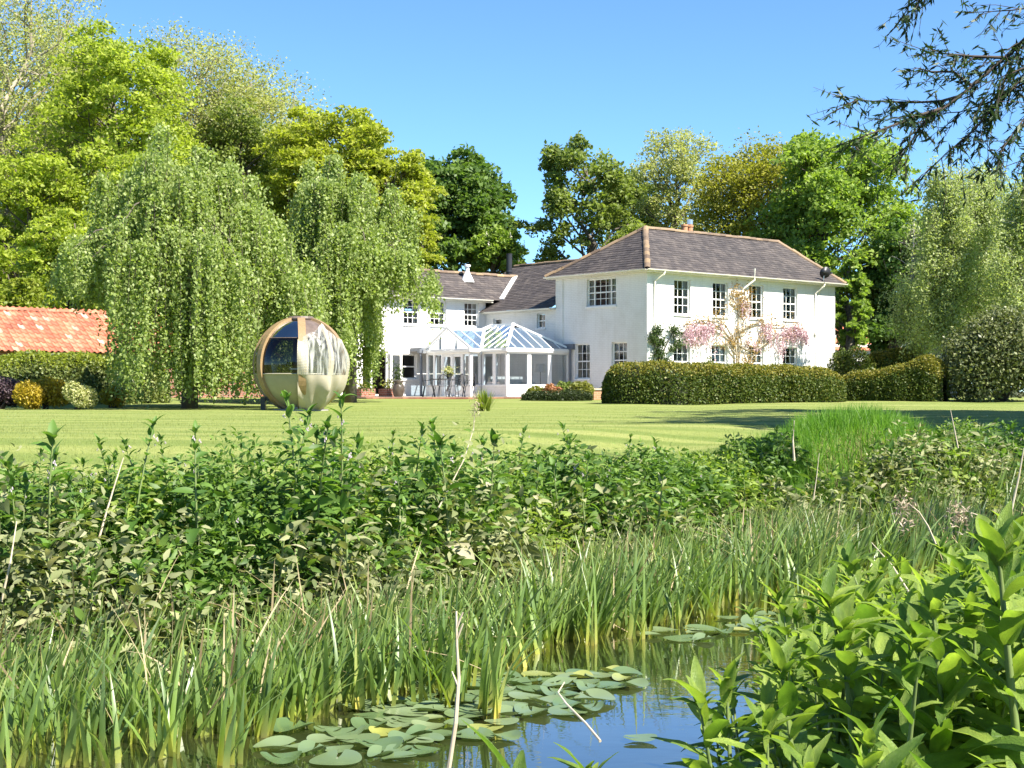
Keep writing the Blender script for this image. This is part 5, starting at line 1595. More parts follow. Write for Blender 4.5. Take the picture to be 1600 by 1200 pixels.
tree('deep green tree far behind the birches', 1500, 98, 230, 330, 540, 'chestnut', n_leaf=15000, leaf=0.36, lobes=22, clumps=9, seed=78, group=TR)
tree('deep green tree behind the right edge of the picture', 1640, 92, 230, 300, 540, 'chestnut', n_leaf=15000, leaf=0.36, lobes=22, clumps=9, seed=79, group=TR)


def birch(label, px, Y, wpx, ytop, seed, ybot=470, n=26000, trunks=((0, 0),)):
    rng = np.random.default_rng(seed); bx = (px - 800) / F * Y; g = gz(bx, Y)
    H = 0.5 + (612 - ytop) * Y / F - g; B = 0.5 + (612 - ybot) * Y / F - g; R = wpx / 2 * Y / F
    r = empty('birch_tree', (bx, Y, g)); tag(r, label, 'tree', 'pale birches at the right')
    m = MB(); tw = MB(); pts = []
    for dx, ln in trunks:
        tp = np.array([(dx + ln * t * H + 0.12 * math.sin(t * 7 + dx), 0.1 * math.sin(t * 5 + ln * 9), -0.2 + t * (H * 0.97)) for t in np.linspace(0, 1, 9)])
        m.tube(tp, np.linspace(0.16, 0.02, 9), 7)
        nb = 62 // len(trunks) + 10
        for k in range(nb):
            t = 0.25 + 0.73 * (k + rng.random()) / nb
            a = np.array([np.interp(t * H * 0.97 - 0.2, tp[:, 2], tp[:, j]) for j in range(3)])
            az = rng.random() * 2 * PI
            u = np.clip((a[2] - B) / (H - B), -0.3, 1)
            reach = R * (0.35 + 0.65 * rng.random()) * float(np.sqrt(max(0.05, 1 - max(u, 0) ** 2.2))) * (0.75 if len(trunks) > 1 else 1)
            e = a + np.array([reach * math.cos(az), reach * math.sin(az), reach * (0.75 - 0.3 * rng.random())])
            e[2] = min(e[2], H)
            lp = curve_pts(a, e, 0.06, rng)
            m.tube(lp, np.linspace(0.04 * (1.1 - t), 0.008, 5), 4, cap=False)
            for j in range(9):
                q = lp[1 + int(rng.integers(0, 4))] + rng.normal(size=3) * 0.22
                L = (0.5 + 1.3 * rng.random()) * (0.6 + 0.4 * (1 - t))
                kk = 26; tt = rng.random(kk)
                sw = rng.normal(size=2) * 0.25
                pts.append(np.stack([q[0] + sw[0] * tt, q[1] + sw[1] * tt, q[2] - L * tt], 1) + rng.normal(size=(kk, 3)) * np.array([0.13, 0.13, 0.08]))
                if j < 4: tw.tube([q, q + np.array([sw[0], sw[1], -L])], [0.008, 0.003], 3, cap=False)
    m.build('trunk', M['birch_bark'], r, smooth=True); tw.build('hanging_twigs', M['twig'], r)
    p = np.concatenate(pts)
    if len(p) < n: p = np.concatenate([p] * int(math.ceil(n / len(p)))); p = p + rng.normal(size=p.shape) * 0.10
    foliage('crown', p[:n] if len(p) > n else p, 0.112, LM['birch'], r, rng=rng, up=0.3, aspect=0.6)
    return r


birch('pale birch with a forked white trunk just right of the swept hedge', 1474, 62, 145, 248, 91, n=36000, trunks=((0, -0.004), (0.35, 0.02)))
birch('pale birch behind the holm oak, second from the swept hedge', 1540, 65, 165, 244, 92, n=36000, trunks=((0, 0.01), (-0.4, -0.02)))
birch('pale birch with a leaning trunk at the right edge of the picture', 1606, 60, 170, 262, 93, n=30000, trunks=((-0.5, 0.06), (0.1, 0.02)))
birch('slim birch in front of the dark tree behind the hedge', 1432, 67, 70, 330, 94, n=9000, trunks=((0.2, -0.05),))
bush('large dark holm oak bush at the right edge of the lawn', 1565, 53, 190, 486, 'holm', n=42000, leaf=0.12, name='holm_oak', seed=95, lumps=34)

# tall trees standing to the right, outside the picture: their shade lies across the lawn
for k, (x, y, w, zt) in enumerate([(16.5, 18.0, 11.0, 17.0), (19.5, 27.5, 12.5, 18.5)]):
    tree(['tall tree right of the picture shading the near lawn', 'tall tree right of the picture shading the far lawn', 'smaller tree right of the picture above the bank'][k], 0, y, w * F / y, 0, 0, 'maple_green', X=x, ztop=zt, zbot=3.5, n_leaf=12000, leaf=0.5, lobes=26, clumps=9, seed=101 + k, group='shade trees right of the lawn')

# ------------------------------------------------------------------ plants on the banks
def leaf_mesh(name, L, Wd, droop, fold, mat, nl=7, wave=0.0, seed=0):
    """a lance shaped leaf along +x: arching midrib, raised sides"""
    rng = np.random.default_rng(seed)
    v = []; cols = (-1, -0.55, 0, 0.55, 1)
    x = 0.0; z = 0.0; ang = 0.15 + 0.15 * rng.random()
    tw = rng.normal() * 0.25
    for i in range(nl + 1):
        t = i / nl
        w = Wd * 0.5 * (math.sin(PI * min(1, t ** 0.72)) ** 0.85) + 0.002
        a = ang - droop * t
        for c in cols:
            yy = c * w; zz = abs(c) ** 1.3 * w * fold * (1 - 0.5 * t) + wave * w * math.sin(t * 14 + c * 3 + seed) * abs(c)
            v.append((x - zz * math.sin(a), yy + tw * t * t * 0.05, z + zz * math.cos(a) + yy * tw * 0.35 * t))
        x += L / nl * math.cos(a); z += L / nl * math.sin(a)
    n = len(cols)
    f = [(i * n + k, i * n + k + 1, (i + 1) * n + k + 1, (i + 1) * n + k) for i in range(nl) for k in range(n - 1)]
    return np_mesh(name, v, f, mat, smooth=True)


def bell_mesh():
    m = MB()
    for k in range(4):
        o = Vector((0.012 * math.cos(k * 1.7), 0.012 * math.sin(k * 1.7), -0.012 * k))
        m.lathe([(0.002, 0.0), (0.006, -0.005), (0.007, -0.016), (0.009, -0.02)], o, 5)
    return m.mesh('flower', LM['flower'])


BELL = bell_mesh()
LV = {}
for key, mat, big in (('comf', LM['comf'], 1.0), ('dusty', LM['comf_dusty'], 1.0), ('near', LM['comf_near'], 1.0)):
    nl = 9 if key == 'near' else 5
    LV[key] = [[leaf_mesh('leaf', L, L * wr, dr, fo, mat, nl=nl, wave=0.10 if key == 'near' else 0.0, seed=s * 10 + j) for j, (dr, fo) in enumerate(((0.5, 0.3), (1.0, 0.25), (1.5, 0.35), (0.75, 0.5)))]
               for s, (L, wr) in enumerate(((0.07, 0.30), (0.14, 0.245), (0.195, 0.25), (0.24, 0.30)) if key == 'near' else ((0.075, 0.40), (0.125, 0.37), (0.18, 0.36), (0.235, 0.38)))]


PROTO_H = {}


def comfrey_proto(kind, H, nleaf, seed, low='same', flowers=3, spread=1.0, stems=1):
    rng = np.random.default_rng(seed)
    r = empty('comfrey_plant', (0, -50, -50))
    kids = []
    m = MB()
    for s in range(stems):
        lx, ly = rng.normal() * 0.06 * H, rng.normal() * 0.06 * H
        bx_, by_ = (rng.normal() * 0.07, rng.normal() * 0.07) if stems > 1 else (0, 0)
        h = H * (1 if s == 0 else 0.7 + 0.25 * rng.random())
        stem = lambda t: np.array((bx_ + lx * t * t * 1.4 + bx_ * t, by_ + ly * t * t * 1.4 + by_ * t, h * t))
        m.tube([stem(t) for t in (0, 0.25, 0.5, 0.75, 1.0)], [0.011, 0.010, 0.008, 0.006, 0.003], 5, cap=False)
        n = nleaf // stems
        for i in range(n):
            t = 0.06 + 0.94 * ((i + 0.5) / n) ** (0.72 if kind == 'near' else 0.85)
            az = i * 2.39996 + rng.normal() * 0.4 + s
            k = (3 if t < 0.5 else 2 if t < 0.76 else 1 if t < 0.93 else 0) if kind == 'near' else (3 if t < 0.35 else 2 if t < 0.66 else 1 if t < 0.94 else 0)
            if rng.random() < 0.3: k = max(0, k - 1)
            me = LV['dusty' if (low == 'dusty' and t < 0.6) or low == 'all_dusty' and t < 0.93 else kind][k][int(rng.integers(0, 4))]
            o = link('leaf', me, r); kids.append(o)
            pitch = (-0.15 + 1.1 * t ** 2.5) + rng.normal() * 0.18
            if t > 0.9: pitch = 0.9 + 0.4 * rng.random()
            sc = (0.85 + 0.35 * rng.random()) * spread
            o.matrix_local = Matrix.Translation(stem(t)) @ Matrix.Rotation(az, 4, 'Z') @ Matrix.Rotation(-pitch, 4, 'Y') @ Matrix.Rotation(rng.normal() * 0.25, 4, 'X') @ Matrix.Diagonal((sc, sc, sc, 1))
        for j in range(6 if kind == 'near' else 5):
            me = LV[kind][0 if rng.random() < 0.6 else 1][int(rng.integers(0, 4))]
            o = link('leaf', me, r); kids.append(o); sc = 0.7 + 0.3 * rng.random()
            o.matrix_local = Matrix.Translation(stem(0.975)) @ Matrix.Rotation(j * 1.26 + rng.normal() * 0.2, 4, 'Z') @ Matrix.Rotation(-(0.45 + 0.6 * rng.random()), 4, 'Y') @ Matrix.Diagonal((sc, sc, sc, 1))
        for i in range(flowers if s == 0 else 0):
            o = link('flower', BELL, r); p = stem(0.86 + 0.1 * rng.random()) + rng.normal(size=3) * np.array([0.05, 0.05, 0.02]); o.location = p; fs = 0.5 + 0.2 * rng.random(); o.scale = (fs, fs, fs); kids.append(o)
    o = m.build('stem', M['stem_green'], r, smooth=True); kids.append(o)
    KIDS[r.name] = kids; PROTO_H[r.name] = H
    return r


PROT = {
    'green': [comfrey_proto('comf', 0.82 + 0.08 * k, 25, 200 + k, flowers=2) for k in range(4)],
    'mixed': [comfrey_proto('comf', 0.70 + 0.06 * k, 19, 210 + k, low='dusty', flowers=1) for k in range(4)],
    'dusty': [comfrey_proto('comf', 0.55 + 0.05 * k, 19, 220 + k, low='all_dusty', flowers=0) for k in range(4)],
    'near': [comfrey_proto('near', 0.80 + 0.06 * k, 72, 230 + k, flowers=0, spread=1.1, stems=3) for k in range(4)],
}
PUSED = set()
NEAR = 'comfrey on the near bank'


def zone(px):
    return 'below the weeping birch' if px < 400 else 'below the garden pod' if px < 640 else 'below the conservatory' if px < 940 else 'below the long yew hedge' if px < 1310 else 'below the swept hedge'


def near_zone(x, y):
    return 'overhanging the open water' if 800 + F * x / y < 1290 else 'in the front row at the bottom of the picture' if y < 3.9 else 'in the middle of the near bank' if y < 5.4 else 'in the back row against the reeds'


def place(kind, x, y, z, sc, label, group, rng):
    if group == NEAR: label = 'fresh green comfrey ' + near_zone(x, y); group = NEAR + ', ' + near_zone(x, y)
    elif group: label = label + ', ' + zone(800 + F * x / y); group = group + ', ' + zone(800 + F * x / y)
    pr = PROT[kind][int(rng.integers(0, 4))]
    if kind == 'near': sc *= 0.95 / PROTO_H[pr.name]
    if pr.name not in PUSED: PUSED.add(pr.name); c = pr
    else: c = copy_tree(pr)
    c.location = (x, y, z); c.rotation_euler = (rng.normal() * 0.08, rng.normal() * 0.08, rng.random() * 6.28); c.scale = (sc, sc, sc)
    tag(c, label, 'plant', group)
    return c


def bank_type(px, s, rng):
    """which plant grows where: s = metres inland from the toe of the far bank"""
    d = 1.15 + 0.3 * math.sin(px * 0.011) + 0.25 * rng.normal() * 0.6
    return 'dusty' if s < d * 0.62 else 'mixed' if s < d else 'green'


LAB = {'green': 'leafy green comfrey on top of the far bank', 'mixed': 'half mud dusted comfrey on the far bank', 'dusty': 'low mud dusted comfrey above the reeds'}
GRP = {'green': 'green comfrey along the far bank', 'mixed': 'half dusted comfrey on the far bank', 'dusty': 'dusty comfrey above the reeds'}
rng = np.random.default_rng(300)
pos = []
tries = 0
while len(pos) < 560 and tries < 60000:
    tries += 1
    x = rng.uniform(-8.5, 11.5); s = rng.uniform(-0.15, 2.5)
    y = float(bank_toe(x)) + s
    px = 800 + F * x / y
    if not (-420 < px < 1960): continue
    if 1235 < px < 1470 and s > 0.75: continue
    if px > 1190 and s > 1.5 and not (px > 1480 and s < 2.2): continue             # the long grass hump
    if 905 < px < 960 and s > 1.2: continue
    if any((x - q[0]) ** 2 + (y - q[1]) ** 2 < 0.19 ** 2 for q in pos): continue
    pos.append((x, y, s, px))
pos.sort(key=lambda q: q[2])
n_obj = 0
under_g = []; under_d = []; under_l = []


TOPX = [0, 90, 180, 330, 420, 480, 540, 575, 640, 760, 900, 940, 1000, 1100, 1200, 1300, 1400, 1500, 1600]
TOPY = [692, 698, 682, 676, 684, 654, 650, 676, 682, 672, 676, 708, 700, 690, 686, 684, 664, 664, 664]


_mr = np.random.default_rng(77)
MOUND = [(x_, float(bank_toe(x_)) + s_, 0.28 + 0.3 * _mr.random(), 0.5 + 0.6 * _mr.random()) for x_, s_ in zip(_mr.uniform(-6, 9, 75), _mr.uniform(-0.35, 2.4, 75))]


def mound(x, y):
    m = 0.0
    for mx_, my_, r_m, a_m in MOUND: m = max(m, a_m * math.exp(-((x - mx_) ** 2 + (y - my_) ** 2) / (r_m * r_m)))
    return 0.62 + 0.85 * m


def lod_plant(x, y, z, H, kind, rng):
    H = H * mound(x, y)
    H = min(H, 0.5 - (np.interp(800 + F * x / y, TOPX, TOPY) + 5 + 10 * math.sin(x * 4.1) + 7 * math.sin(x * 9.7 + 1) - 612) * y / F - z)
    if H < 0.08: return
    """the plants in the thick of the bank, as leaves of the undergrowth"""
    n = 38
    big = (0.45 + 0.45 * rng.random()) if kind == 'green' else 0.5 + 0.6 * rng.random()
    t = 0.08 + 0.92 * rng.random(n); az = rng.random(n) * 6.28
    rad = (0.20 * (1 - t) + 0.05) * (0.4 + 0.8 * rng.random(n)); L = (0.13 * (1 - t) + 0.07) * big
    c = np.stack([x + rad * np.cos(az), y + rad * np.sin(az), z + H * t + 0.02], 1)
    d = np.stack([np.cos(az), np.sin(az), -0.5 + 1.2 * t ** 2], 1)
    (under_l if (math.sin(x * 1.9 + 0.8) * math.sin(y * 2.3 + x) > 0.45 and rng.random() < 0.7) else under_d if (kind == 'dusty' and rng.random() < 0.75) or (kind == 'mixed' and rng.random() < 0.4) else under_g).append((c, d, L))


HV = lambda px, y: 1.0 + 0.16 * math.sin(px * 0.021 + y) + 0.10 * math.sin(px * 0.057 + 2 * y)
for i, (x, y, s, px) in enumerate(pos):
    kind = bank_type(px, s, rng)
    z = gz(x, y)
    # height so that the tops stay below the sight line to the lawn
    top_px = np.interp(px, TOPX, TOPY)
    zmax = 0.5 - (top_px - 612) * y / F
    sc = min((zmax - z + rng.normal() * 0.05) / 0.95, 1.25) if kind == 'green' else 0.85 + 0.3 * rng.random()
    sc *= mound(x, y) if kind != 'green' else (0.86 + 0.2 * rng.random())
    if sc < 0.35: continue
    sc = min(sc, (zmax + 0.06 - z) / 0.85) if kind != 'green' else sc
    if sc < 0.35: continue
    if -30 < px < 1630 and rng.random() < 0.36 and s < 2.1:
        place(kind, x, y, z - 0.02, sc, LAB[kind], GRP[kind], rng); n_obj += 1
    else:
        lod_plant(x, y, z, 0.85 * sc, kind, rng)
        if kind == 'green': lod_plant(x + 0.06, y + 0.05, z, 0.72 * sc, kind, rng)
# a few taller leafy stems that stick out above the rest
for px, ytop, s in ((205, 672, 1.3), (310, 670, 1.2), (455, 658, 1.3), (475, 650, 1.2), (490, 655, 1.0), (505, 656, 1.35), (520, 660, 1.1), (530, 652, 1.2), (560, 668, 1.2), (905, 662, 1.5), (90, 690, 1.2), (690, 670, 1.5), (1240, 670, 1.6), (1215, 674, 1.4)):
    y = 10.0
    for _ in range(6): y = float(bank_toe((px - 800) / F * y)) + s
    x = (px - 800) / F * y; z = gz(x, y); H = 0.5 + (612 - ytop) * y / F - z
    place('green', x, y, z, H / 0.92, LAB['green'], GRP['green'], rng)


def undergrowth(name, packs, mat, label):
    c = np.concatenate([p[0] for p in packs]); d = np.concatenate([p[1] for p in packs]); L = np.concatenate([p[2] for p in packs])
    r = np.random.default_rng(5)
    n = len(c); nrm = unit(r.normal(size=(n, 3)) * 0.8 + np.array([0, 0, 1.0])); dd = unit(d + r.normal(size=(n, 3)) * 0.3)
    dd = unit(dd - nrm * (dd * nrm).sum(1, keepdims=True)); sd = np.cross(nrm, dd); Ls = (L * (0.7 + 0.6 * r.random(n)))[:, None]
    b0 = c; rib1 = c + dd * Ls * 0.35 - nrm * Ls * 0.01; rib2 = c + dd * Ls * 0.72 - nrm * Ls * 0.07; tip = c + dd * Ls - nrm * Ls * 0.2
    l1 = rib1 + sd * Ls * 0.19 + nrm * Ls * 0.06; l2 = rib2 + sd * Ls * 0.13 + nrm * Ls * 0.03; r1 = rib1 - sd * Ls * 0.19 + nrm * Ls * 0.06; r2 = rib2 - sd * Ls * 0.13 + nrm * Ls * 0.03
    v = np.stack([b0, rib1, rib2, tip, l1, l2, r1, r2], 1).reshape(-1, 3)
    fq = np.array([(0, 4, 1, 1), (1, 4, 5, 2), (2, 5, 3, 3), (0, 1, 6, 6), (1, 2, 7, 6), (2, 3, 7, 7)])
    fq = np.array([(1, 4, 5, 2), (1, 2, 7, 6), (0, 4, 1, 6), (3, 7, 2, 5)])
    f = (np.arange(n)[:, None, None] * 8 + fq[None]).reshape(-1, 4); q = np.repeat(r.random(n), 8)
    tag(link(name, np_mesh(name, v, f, mat, rnd=q)), label, kind='stuff')


# young shoots that fill the bank between the plants
for _ in range(2100):
    x = rng.uniform(-8.5, 11.5); s = rng.uniform(-0.3, 2.3); y = float(bank_toe(x)) + s; px = 800 + F * x / y
    if -420 < px < 1960 and not (1235 < px < 1470 and s > 0.75): lod_plant(x, y, gz(x, y), 0.30 + 0.2 * rng.random(), bank_type(px, s, rng), rng)
undergrowth('undergrowth', under_g, LM['under'], 'mass of green comfrey leaves filling the far bank')
undergrowth('undergrowth', under_l, LM['under_light'], 'mass of small light green leaves in patches on the far bank')
undergrowth('undergrowth', under_d, LM['under_dusty'], 'mass of mud dusted leaves low on the far bank')


def blades(n, xy, H, wd, lean, rng, bend=0.5, curve=5, leanvec=(0, 0)):
    """grass or reed blades as curved strips: arrays of vertices, faces, rnd, along"""
    az = rng.random(n) * 6.28
    ln = np.abs(rng.normal(size=n)) * lean
    dx = ln * np.cos(az) + leanvec[0]; dy = ln * np.sin(az) + leanvec[1]
    z0 = xy[:, 2]
    V = []; A = []
    sa = az + PI / 2 + rng.normal(size=n) * 0.8
    sx, sy = np.cos(sa), np.sin(sa)
    for k in range(curve + 1):
        t = k / curve
        b = t + bend * t * t
        z = z0 + H * (t - 0.35 * (dx ** 2 + dy ** 2) * t * t)
        w = wd * (1 - t ** 2.2) * 0.5 * (0.55 + 0.45 * min(1, t * 4)) + 0.0006
        cx, cy = xy[:, 0] + H * dx * b, xy[:, 1] + H * dy * b
        V.append(np.stack([cx - sx * w, cy - sy * w, z], 1)); V.append(np.stack([cx + sx * w, cy + sy * w, z], 1))
        A += [t, t]
    V = np.stack(V, 1)                                       # n, 2(c+1), 3
    m = 2 * (curve + 1)
    q = np.array([(2 * k, 2 * k + 1, 2 * k + 3, 2 * k + 2) for k in range(curve)])
    f = (np.arange(n)[:, None, None] * m + q[None]).reshape(-1, 4)
    return V.reshape(-1, 3), f, np.repeat(rng.random(n), m), np.tile(np.array(A), n)


# reeds: the whole bed, with the clumps at its front edge one by one
def in_reeds(x, y):
    s = y - reed_front(x); w = bank_toe(x) - reed_front(x)
    return s, w


rng = np.random.default_rng(310)
P3 = []
while len(P3) < 10000:
    x = rng.uniform(-8, 13); rf_ = float(reed_front(x)); w = float(bank_toe(x)) - rf_ + 0.3
    s = rng.random() * w; y = rf_ + s
    px = 800 + F * x / y
    if not (-420 < px < 1960): continue
    dens = 0.42 + 0.62 * math.sin(x * 3.1 + y * 1.7) * math.sin(x * 1.3 - y * 2.3)
    if px < 480: dens *= 0.9
    if rng.random() > dens: continue
    P3.append((x, y, max(WATER_Z - 0.06, gz(x, y) - 0.02)))
P3 = np.array(P3)
px_ = 800 + F * P3[:, 0] / P3[:, 1]
HH = (0.42 + 0.50 * rng.random(len(P3)) ** 1.2) * np.interp(px_, [0, 400, 800, 1100, 1600], [0.54, 0.60, 0.68, 0.76, 0.84])
HH = HH * np.where(px_ > 1250, 0.9, 1)
v, f, r_, al = blades(len(P3), P3, HH, 0.018 + 0.016 * rng.random(len(P3)), 0.22, rng, bend=0.8, leanvec=(0.12, -0.02))
tag(link('reeds', np_mesh('reeds', v, f, LM['reed'], rnd=r_ * 0.945, extra={'along': al})), 'dense bed of yellow iris reeds standing in the shallow pond edge', kind='stuff')
# fallen, dead blades lying low among the reeds
nd_ = 800
idx = rng.integers(0, len(P3), nd_); pd = P3[idx] + rng.normal(size=(nd_, 3)) * np.array([0.1, 0.1, 0.0]); pd[:, 2] = WATER_Z + 0.02 + 0.2 * rng.random(nd_)
v, f, r_, al = blades(nd_, pd, 0.25 + 0.3 * rng.random(nd_), 0.014, 0.9, rng, bend=0.2)
tag(link('reed_litter', np_mesh('reed_litter', v, f, leafmat('dead_reed', (0.16, 0.11, 0.05), (0.45, 0.37, 0.22), trans=0.15), rnd=r_, extra={'along': al})), 'dead straw coloured reed leaves lying at the foot of the reeds', kind='stuff')


def blade_mesh(L, wd, lean, seed, mat):
    r = np.random.default_rng(seed)
    V = []; A = []
    for k in range(7):
        t = k / 6; x = L * lean * (0.5 * t + 0.6 * t ** 3); z = L * t * (1 - 0.25 * lean * lean * t)
        w = wd * (1 - t ** 2.4) * 0.5 + 0.0008
        V += [(x, -w, z), (x - 0.25 * w, 0, z), (x, w, z)]; A += [t] * 3
    f = [(3 * k + j, 3 * k + j + 1, 3 * k + j + 4, 3 * k + j + 3) for k in range(6) for j in range(2)]
    return np_mesh('blade', V, f, mat, extra={'along': A})


BL_ME = [blade_mesh(0.62 + 0.09 * k, 0.020 + 0.004 * (k % 3), ln, 320 + k * 3 + j, LM['reed_obj']) for k in range(4) for j, ln in enumerate((0.14, 0.36, 0.66))]
n_clump = 0
tries = 0
cl_pos = []
while n_clump < 74 and tries < 6000:
    tries += 1
    x = rng.uniform(-3.2, 5.0); y = float(reed_front(x)) + rng.random() ** 1.6 * 0.8 - 0.22 + 0.16 * math.sin(x * 5.3)
    px = 800 + F * x / y
    if not (-20 < px < 1330): continue
    if any((x - q[0]) ** 2 + (y - q[1]) ** 2 < 0.17 ** 2 for q in cl_pos): continue
    cl_pos.append((x, y)); n_clump += 1
    r = empty('iris_clump', (x, y, WATER_Z - 0.05), rng.random() * 6.28)
    tag(r, 'clump of iris leaves at the front of the reeds, ' + zone(px), 'reed clump', 'iris clumps along the reed bed, ' + zone(px))
    for k in range(int(rng.integers(9, 15))):
        o = link('blade', BL_ME[int(rng.integers(0, len(BL_ME)))], r)
        a = rng.random() * 6.28; sc = np.interp(px, [0, 400, 800, 1100, 1600], [0.66, 0.72, 0.80, 0.84, 0.84]) * (0.5 + 0.6 * rng.random())
        o.location = (rng.normal() * 0.05, rng.normal() * 0.05, 0); o.rotation_euler = (rng.normal() * 0.07, rng.normal() * 0.07, a); o.scale = (sc, 1.0, sc)
# two taller clumps rising from the lily pads
for px, yb, yt in ((752, 1112, 905), (765, 1125, 950), (420, 1150, 985), (108, 1196, 1010), (355, 1196, 1020)):
    Y = 1.6 * F / (yb - 612); x = (px - 800) / F * Y
    r = empty('iris_clump', (x, Y, WATER_Z - 0.03)); tag(r, 'clump of sword shaped iris leaves standing alone among the lily pads', 'reed clump', 'iris clumps among the lily pads')
    H = (yb - yt) / F * Y
    for k in range(9):
        o = link('blade', BL_ME[int(rng.integers(0, len(BL_ME)))], r); sc = H / 0.75 * (0.6 + 0.4 * rng.random())
        o.location = (rng.normal() * 0.03, rng.normal() * 0.03, 0); o.rotation_euler = (0, 0, rng.normal() * 0.9); o.scale = (sc, 1.1, sc)

# long grass on top of the bank and on the hump at the right
def grass_patch(name, label, n, fx, H, seed, mat='grass', wd=0.006, lean=0.28, curve=2):
    r = np.random.default_rng(seed); P = []
    while sum(len(p) for p in P) < n:
        q = fx(r, n)
        P.append(q)
    P = np.concatenate(P)[:n]
    P = np.column_stack([P, ground_z(P[:, 0], P[:, 1]) - 0.01])
    v, f, rr, al = blades(n, P, H * (0.55 + 0.6 * r.random(n)), wd * (0.7 + 0.6 * r.random(n)), lean, r, curve=curve)
    tag(link(name, np_mesh(name, v, f, LM[mat], rnd=rr)), label, kind='stuff')


def fx_hump(r, n):
    x = r.uniform(2.2, 13, n); s = r.uniform(0.45, 4.2, n) + r.normal(size=n) * 0.3; y = bank_toe(x) + s
    px = 800 + F * x / y
    lim = np.interp(px, [1180, 1260, 1330, 1480, 1700], [1.7, 2.9, 4.0, 4.2, 3.6])
    k = (px > 1185) & (px < 1960) & (s < lim)
    return np.stack([x, y], 1)[k]


def fx_edge(r, n):
    x = r.uniform(-8.5, 4.5, n); s = r.uniform(1.2, 3.0, n); y = bank_toe(x) + s
    px = 800 + F * x / y
    k = (px > -420) & (px < 1260) & (s < 2.5 + 0.3 * np.sin(x * 3)) 
    return np.stack([x, y], 1)[k]


grass_patch('grass', 'long bright green grass on the hump of the far bank', 44000, fx_hump, 0.25, 401, wd=0.008, lean=0.35)
grass_patch('grass', 'uncut grass between the comfrey and the mown lawn', 17000, fx_edge, 0.20, 402)


def fx_lawn(r, n):
    y = 12.0 + 34 * r.random(n) ** 2.4; x = (r.random(n) - 0.5) * 0.78 * y
    k = (y - bank_toe(x) > 1.9)
    return np.stack([x, y], 1)[k]


grass_patch('grass', 'short mown grass blades on the nearest part of the lawn', 60000, fx_lawn, 0.04, 403, mat='mown', wd=0.007, lean=0.6, curve=1)

# ------------------------------------------------------------------ near bank comfrey
rng = np.random.default_rng(500)
NEAR = 'comfrey on the near bank'
near_spots = []
sil = lambda px: np.interp(px, [1120, 1165, 1215, 1290, 1360, 1440, 1530, 1600, 1680], [1130, 1010, 955, 900, 868, 835, 822, 790, 760])
tries = 0
while len(near_spots) < 95 and tries < 9000:
    tries += 1
    y = 2.9 + 4.6 * rng.random() ** 0.8; px = rng.uniform(1212, 1720); x = (px - 800) / F * y
    z = gz(x, y)
    if z < -1.02: continue
    if any((x - q[0]) ** 2 + (y - q[1]) ** 2 < (0.10 + 0.01 * y) ** 2 for q in near_spots): continue
    near_spots.append((x, y, z, px))
for x, y, z, px in near_spots:
    ymin = sil(px) + 12 + 50 * rng.random() ** 2
    zmax = 0.5 - (ymin - 612) * y / F
    H = min(zmax - z - 0.06, 0.98 + 0.1 * rng.random())
    if H < 0.25: continue
    place('near', x, y, z - 0.03, H / 0.95, 'fresh green comfrey on the near bank at the right of the pond', NEAR, rng)
for px, ytop, Y, lab in ((1228, 1096, 2.75, 'large leaved comfrey at the bottom of the picture, overlapping the water'), (1300, 1110, 2.7, 'comfrey with broad upright leaves between its two closest neighbours'),
                         (1440, 1070, 2.35, 'closest comfrey of all, with the largest veined leaves'), (1530, 1105, 2.5, 'comfrey in the bottom right corner of the picture'), (945, 1126, 3.0, 'single comfrey shoot in front of the open water')):
    x = (px - 800) / F * Y; z = gz(x, Y); H = 0.5 - (ytop - 612) * Y / F - z
    place('near', x, Y, z - 0.03, H / (1.02 if px > 1000 else 0.98), lab, None, rng)
grass_patch('grass', 'rough green grass at the foot of the near comfrey', 5000, lambda r, n: (lambda x, y: np.stack([x, y], 1)[(ground_z(x, y) > -1.0)])(r.uniform(0.4, 4.5, n), r.uniform(2.2, 9, n)), 0.22, 404, wd=0.007)

# ------------------------------------------------------------------ lily pads
LM['pad'] = leafmat('lily_pad_leaf', (0.085, 0.14, 0.055), (0.17, 0.22, 0.11), trans=0.1, rough=0.25, src='obj', spec=0.9, cc=(0.30, 0.31, 0.07))


def pad_mesh(seed):
    r = np.random.default_rng(seed); n = 30; v = [(0, 0, 0.004)]; f = []
    for rr in (0.55, 1.0):
        for k in range(n + 1):
            a = 0.14 + (2 * PI - 0.28) * k / n
            q = rr * (1 + 0.03 * math.sin(3 * a + seed))
            v.append((q * math.cos(a), q * 0.88 * math.sin(a), 0.004 + (0.010 + 0.010 * math.sin(2 * a + seed)) * (rr > 0.9) * (1.3 if seed % 3 == 0 else 0.5)))
    for k in range(n):
        f.append((0, 1 + k, 2 + k)); 
    f4 = [(1 + k, n + 2 + k, n + 3 + k, 2 + k) for k in range(n)]
    m = MB(); m.add(v, f + f4); return m.mesh('lily_pad', LM['pad'], smooth=True)


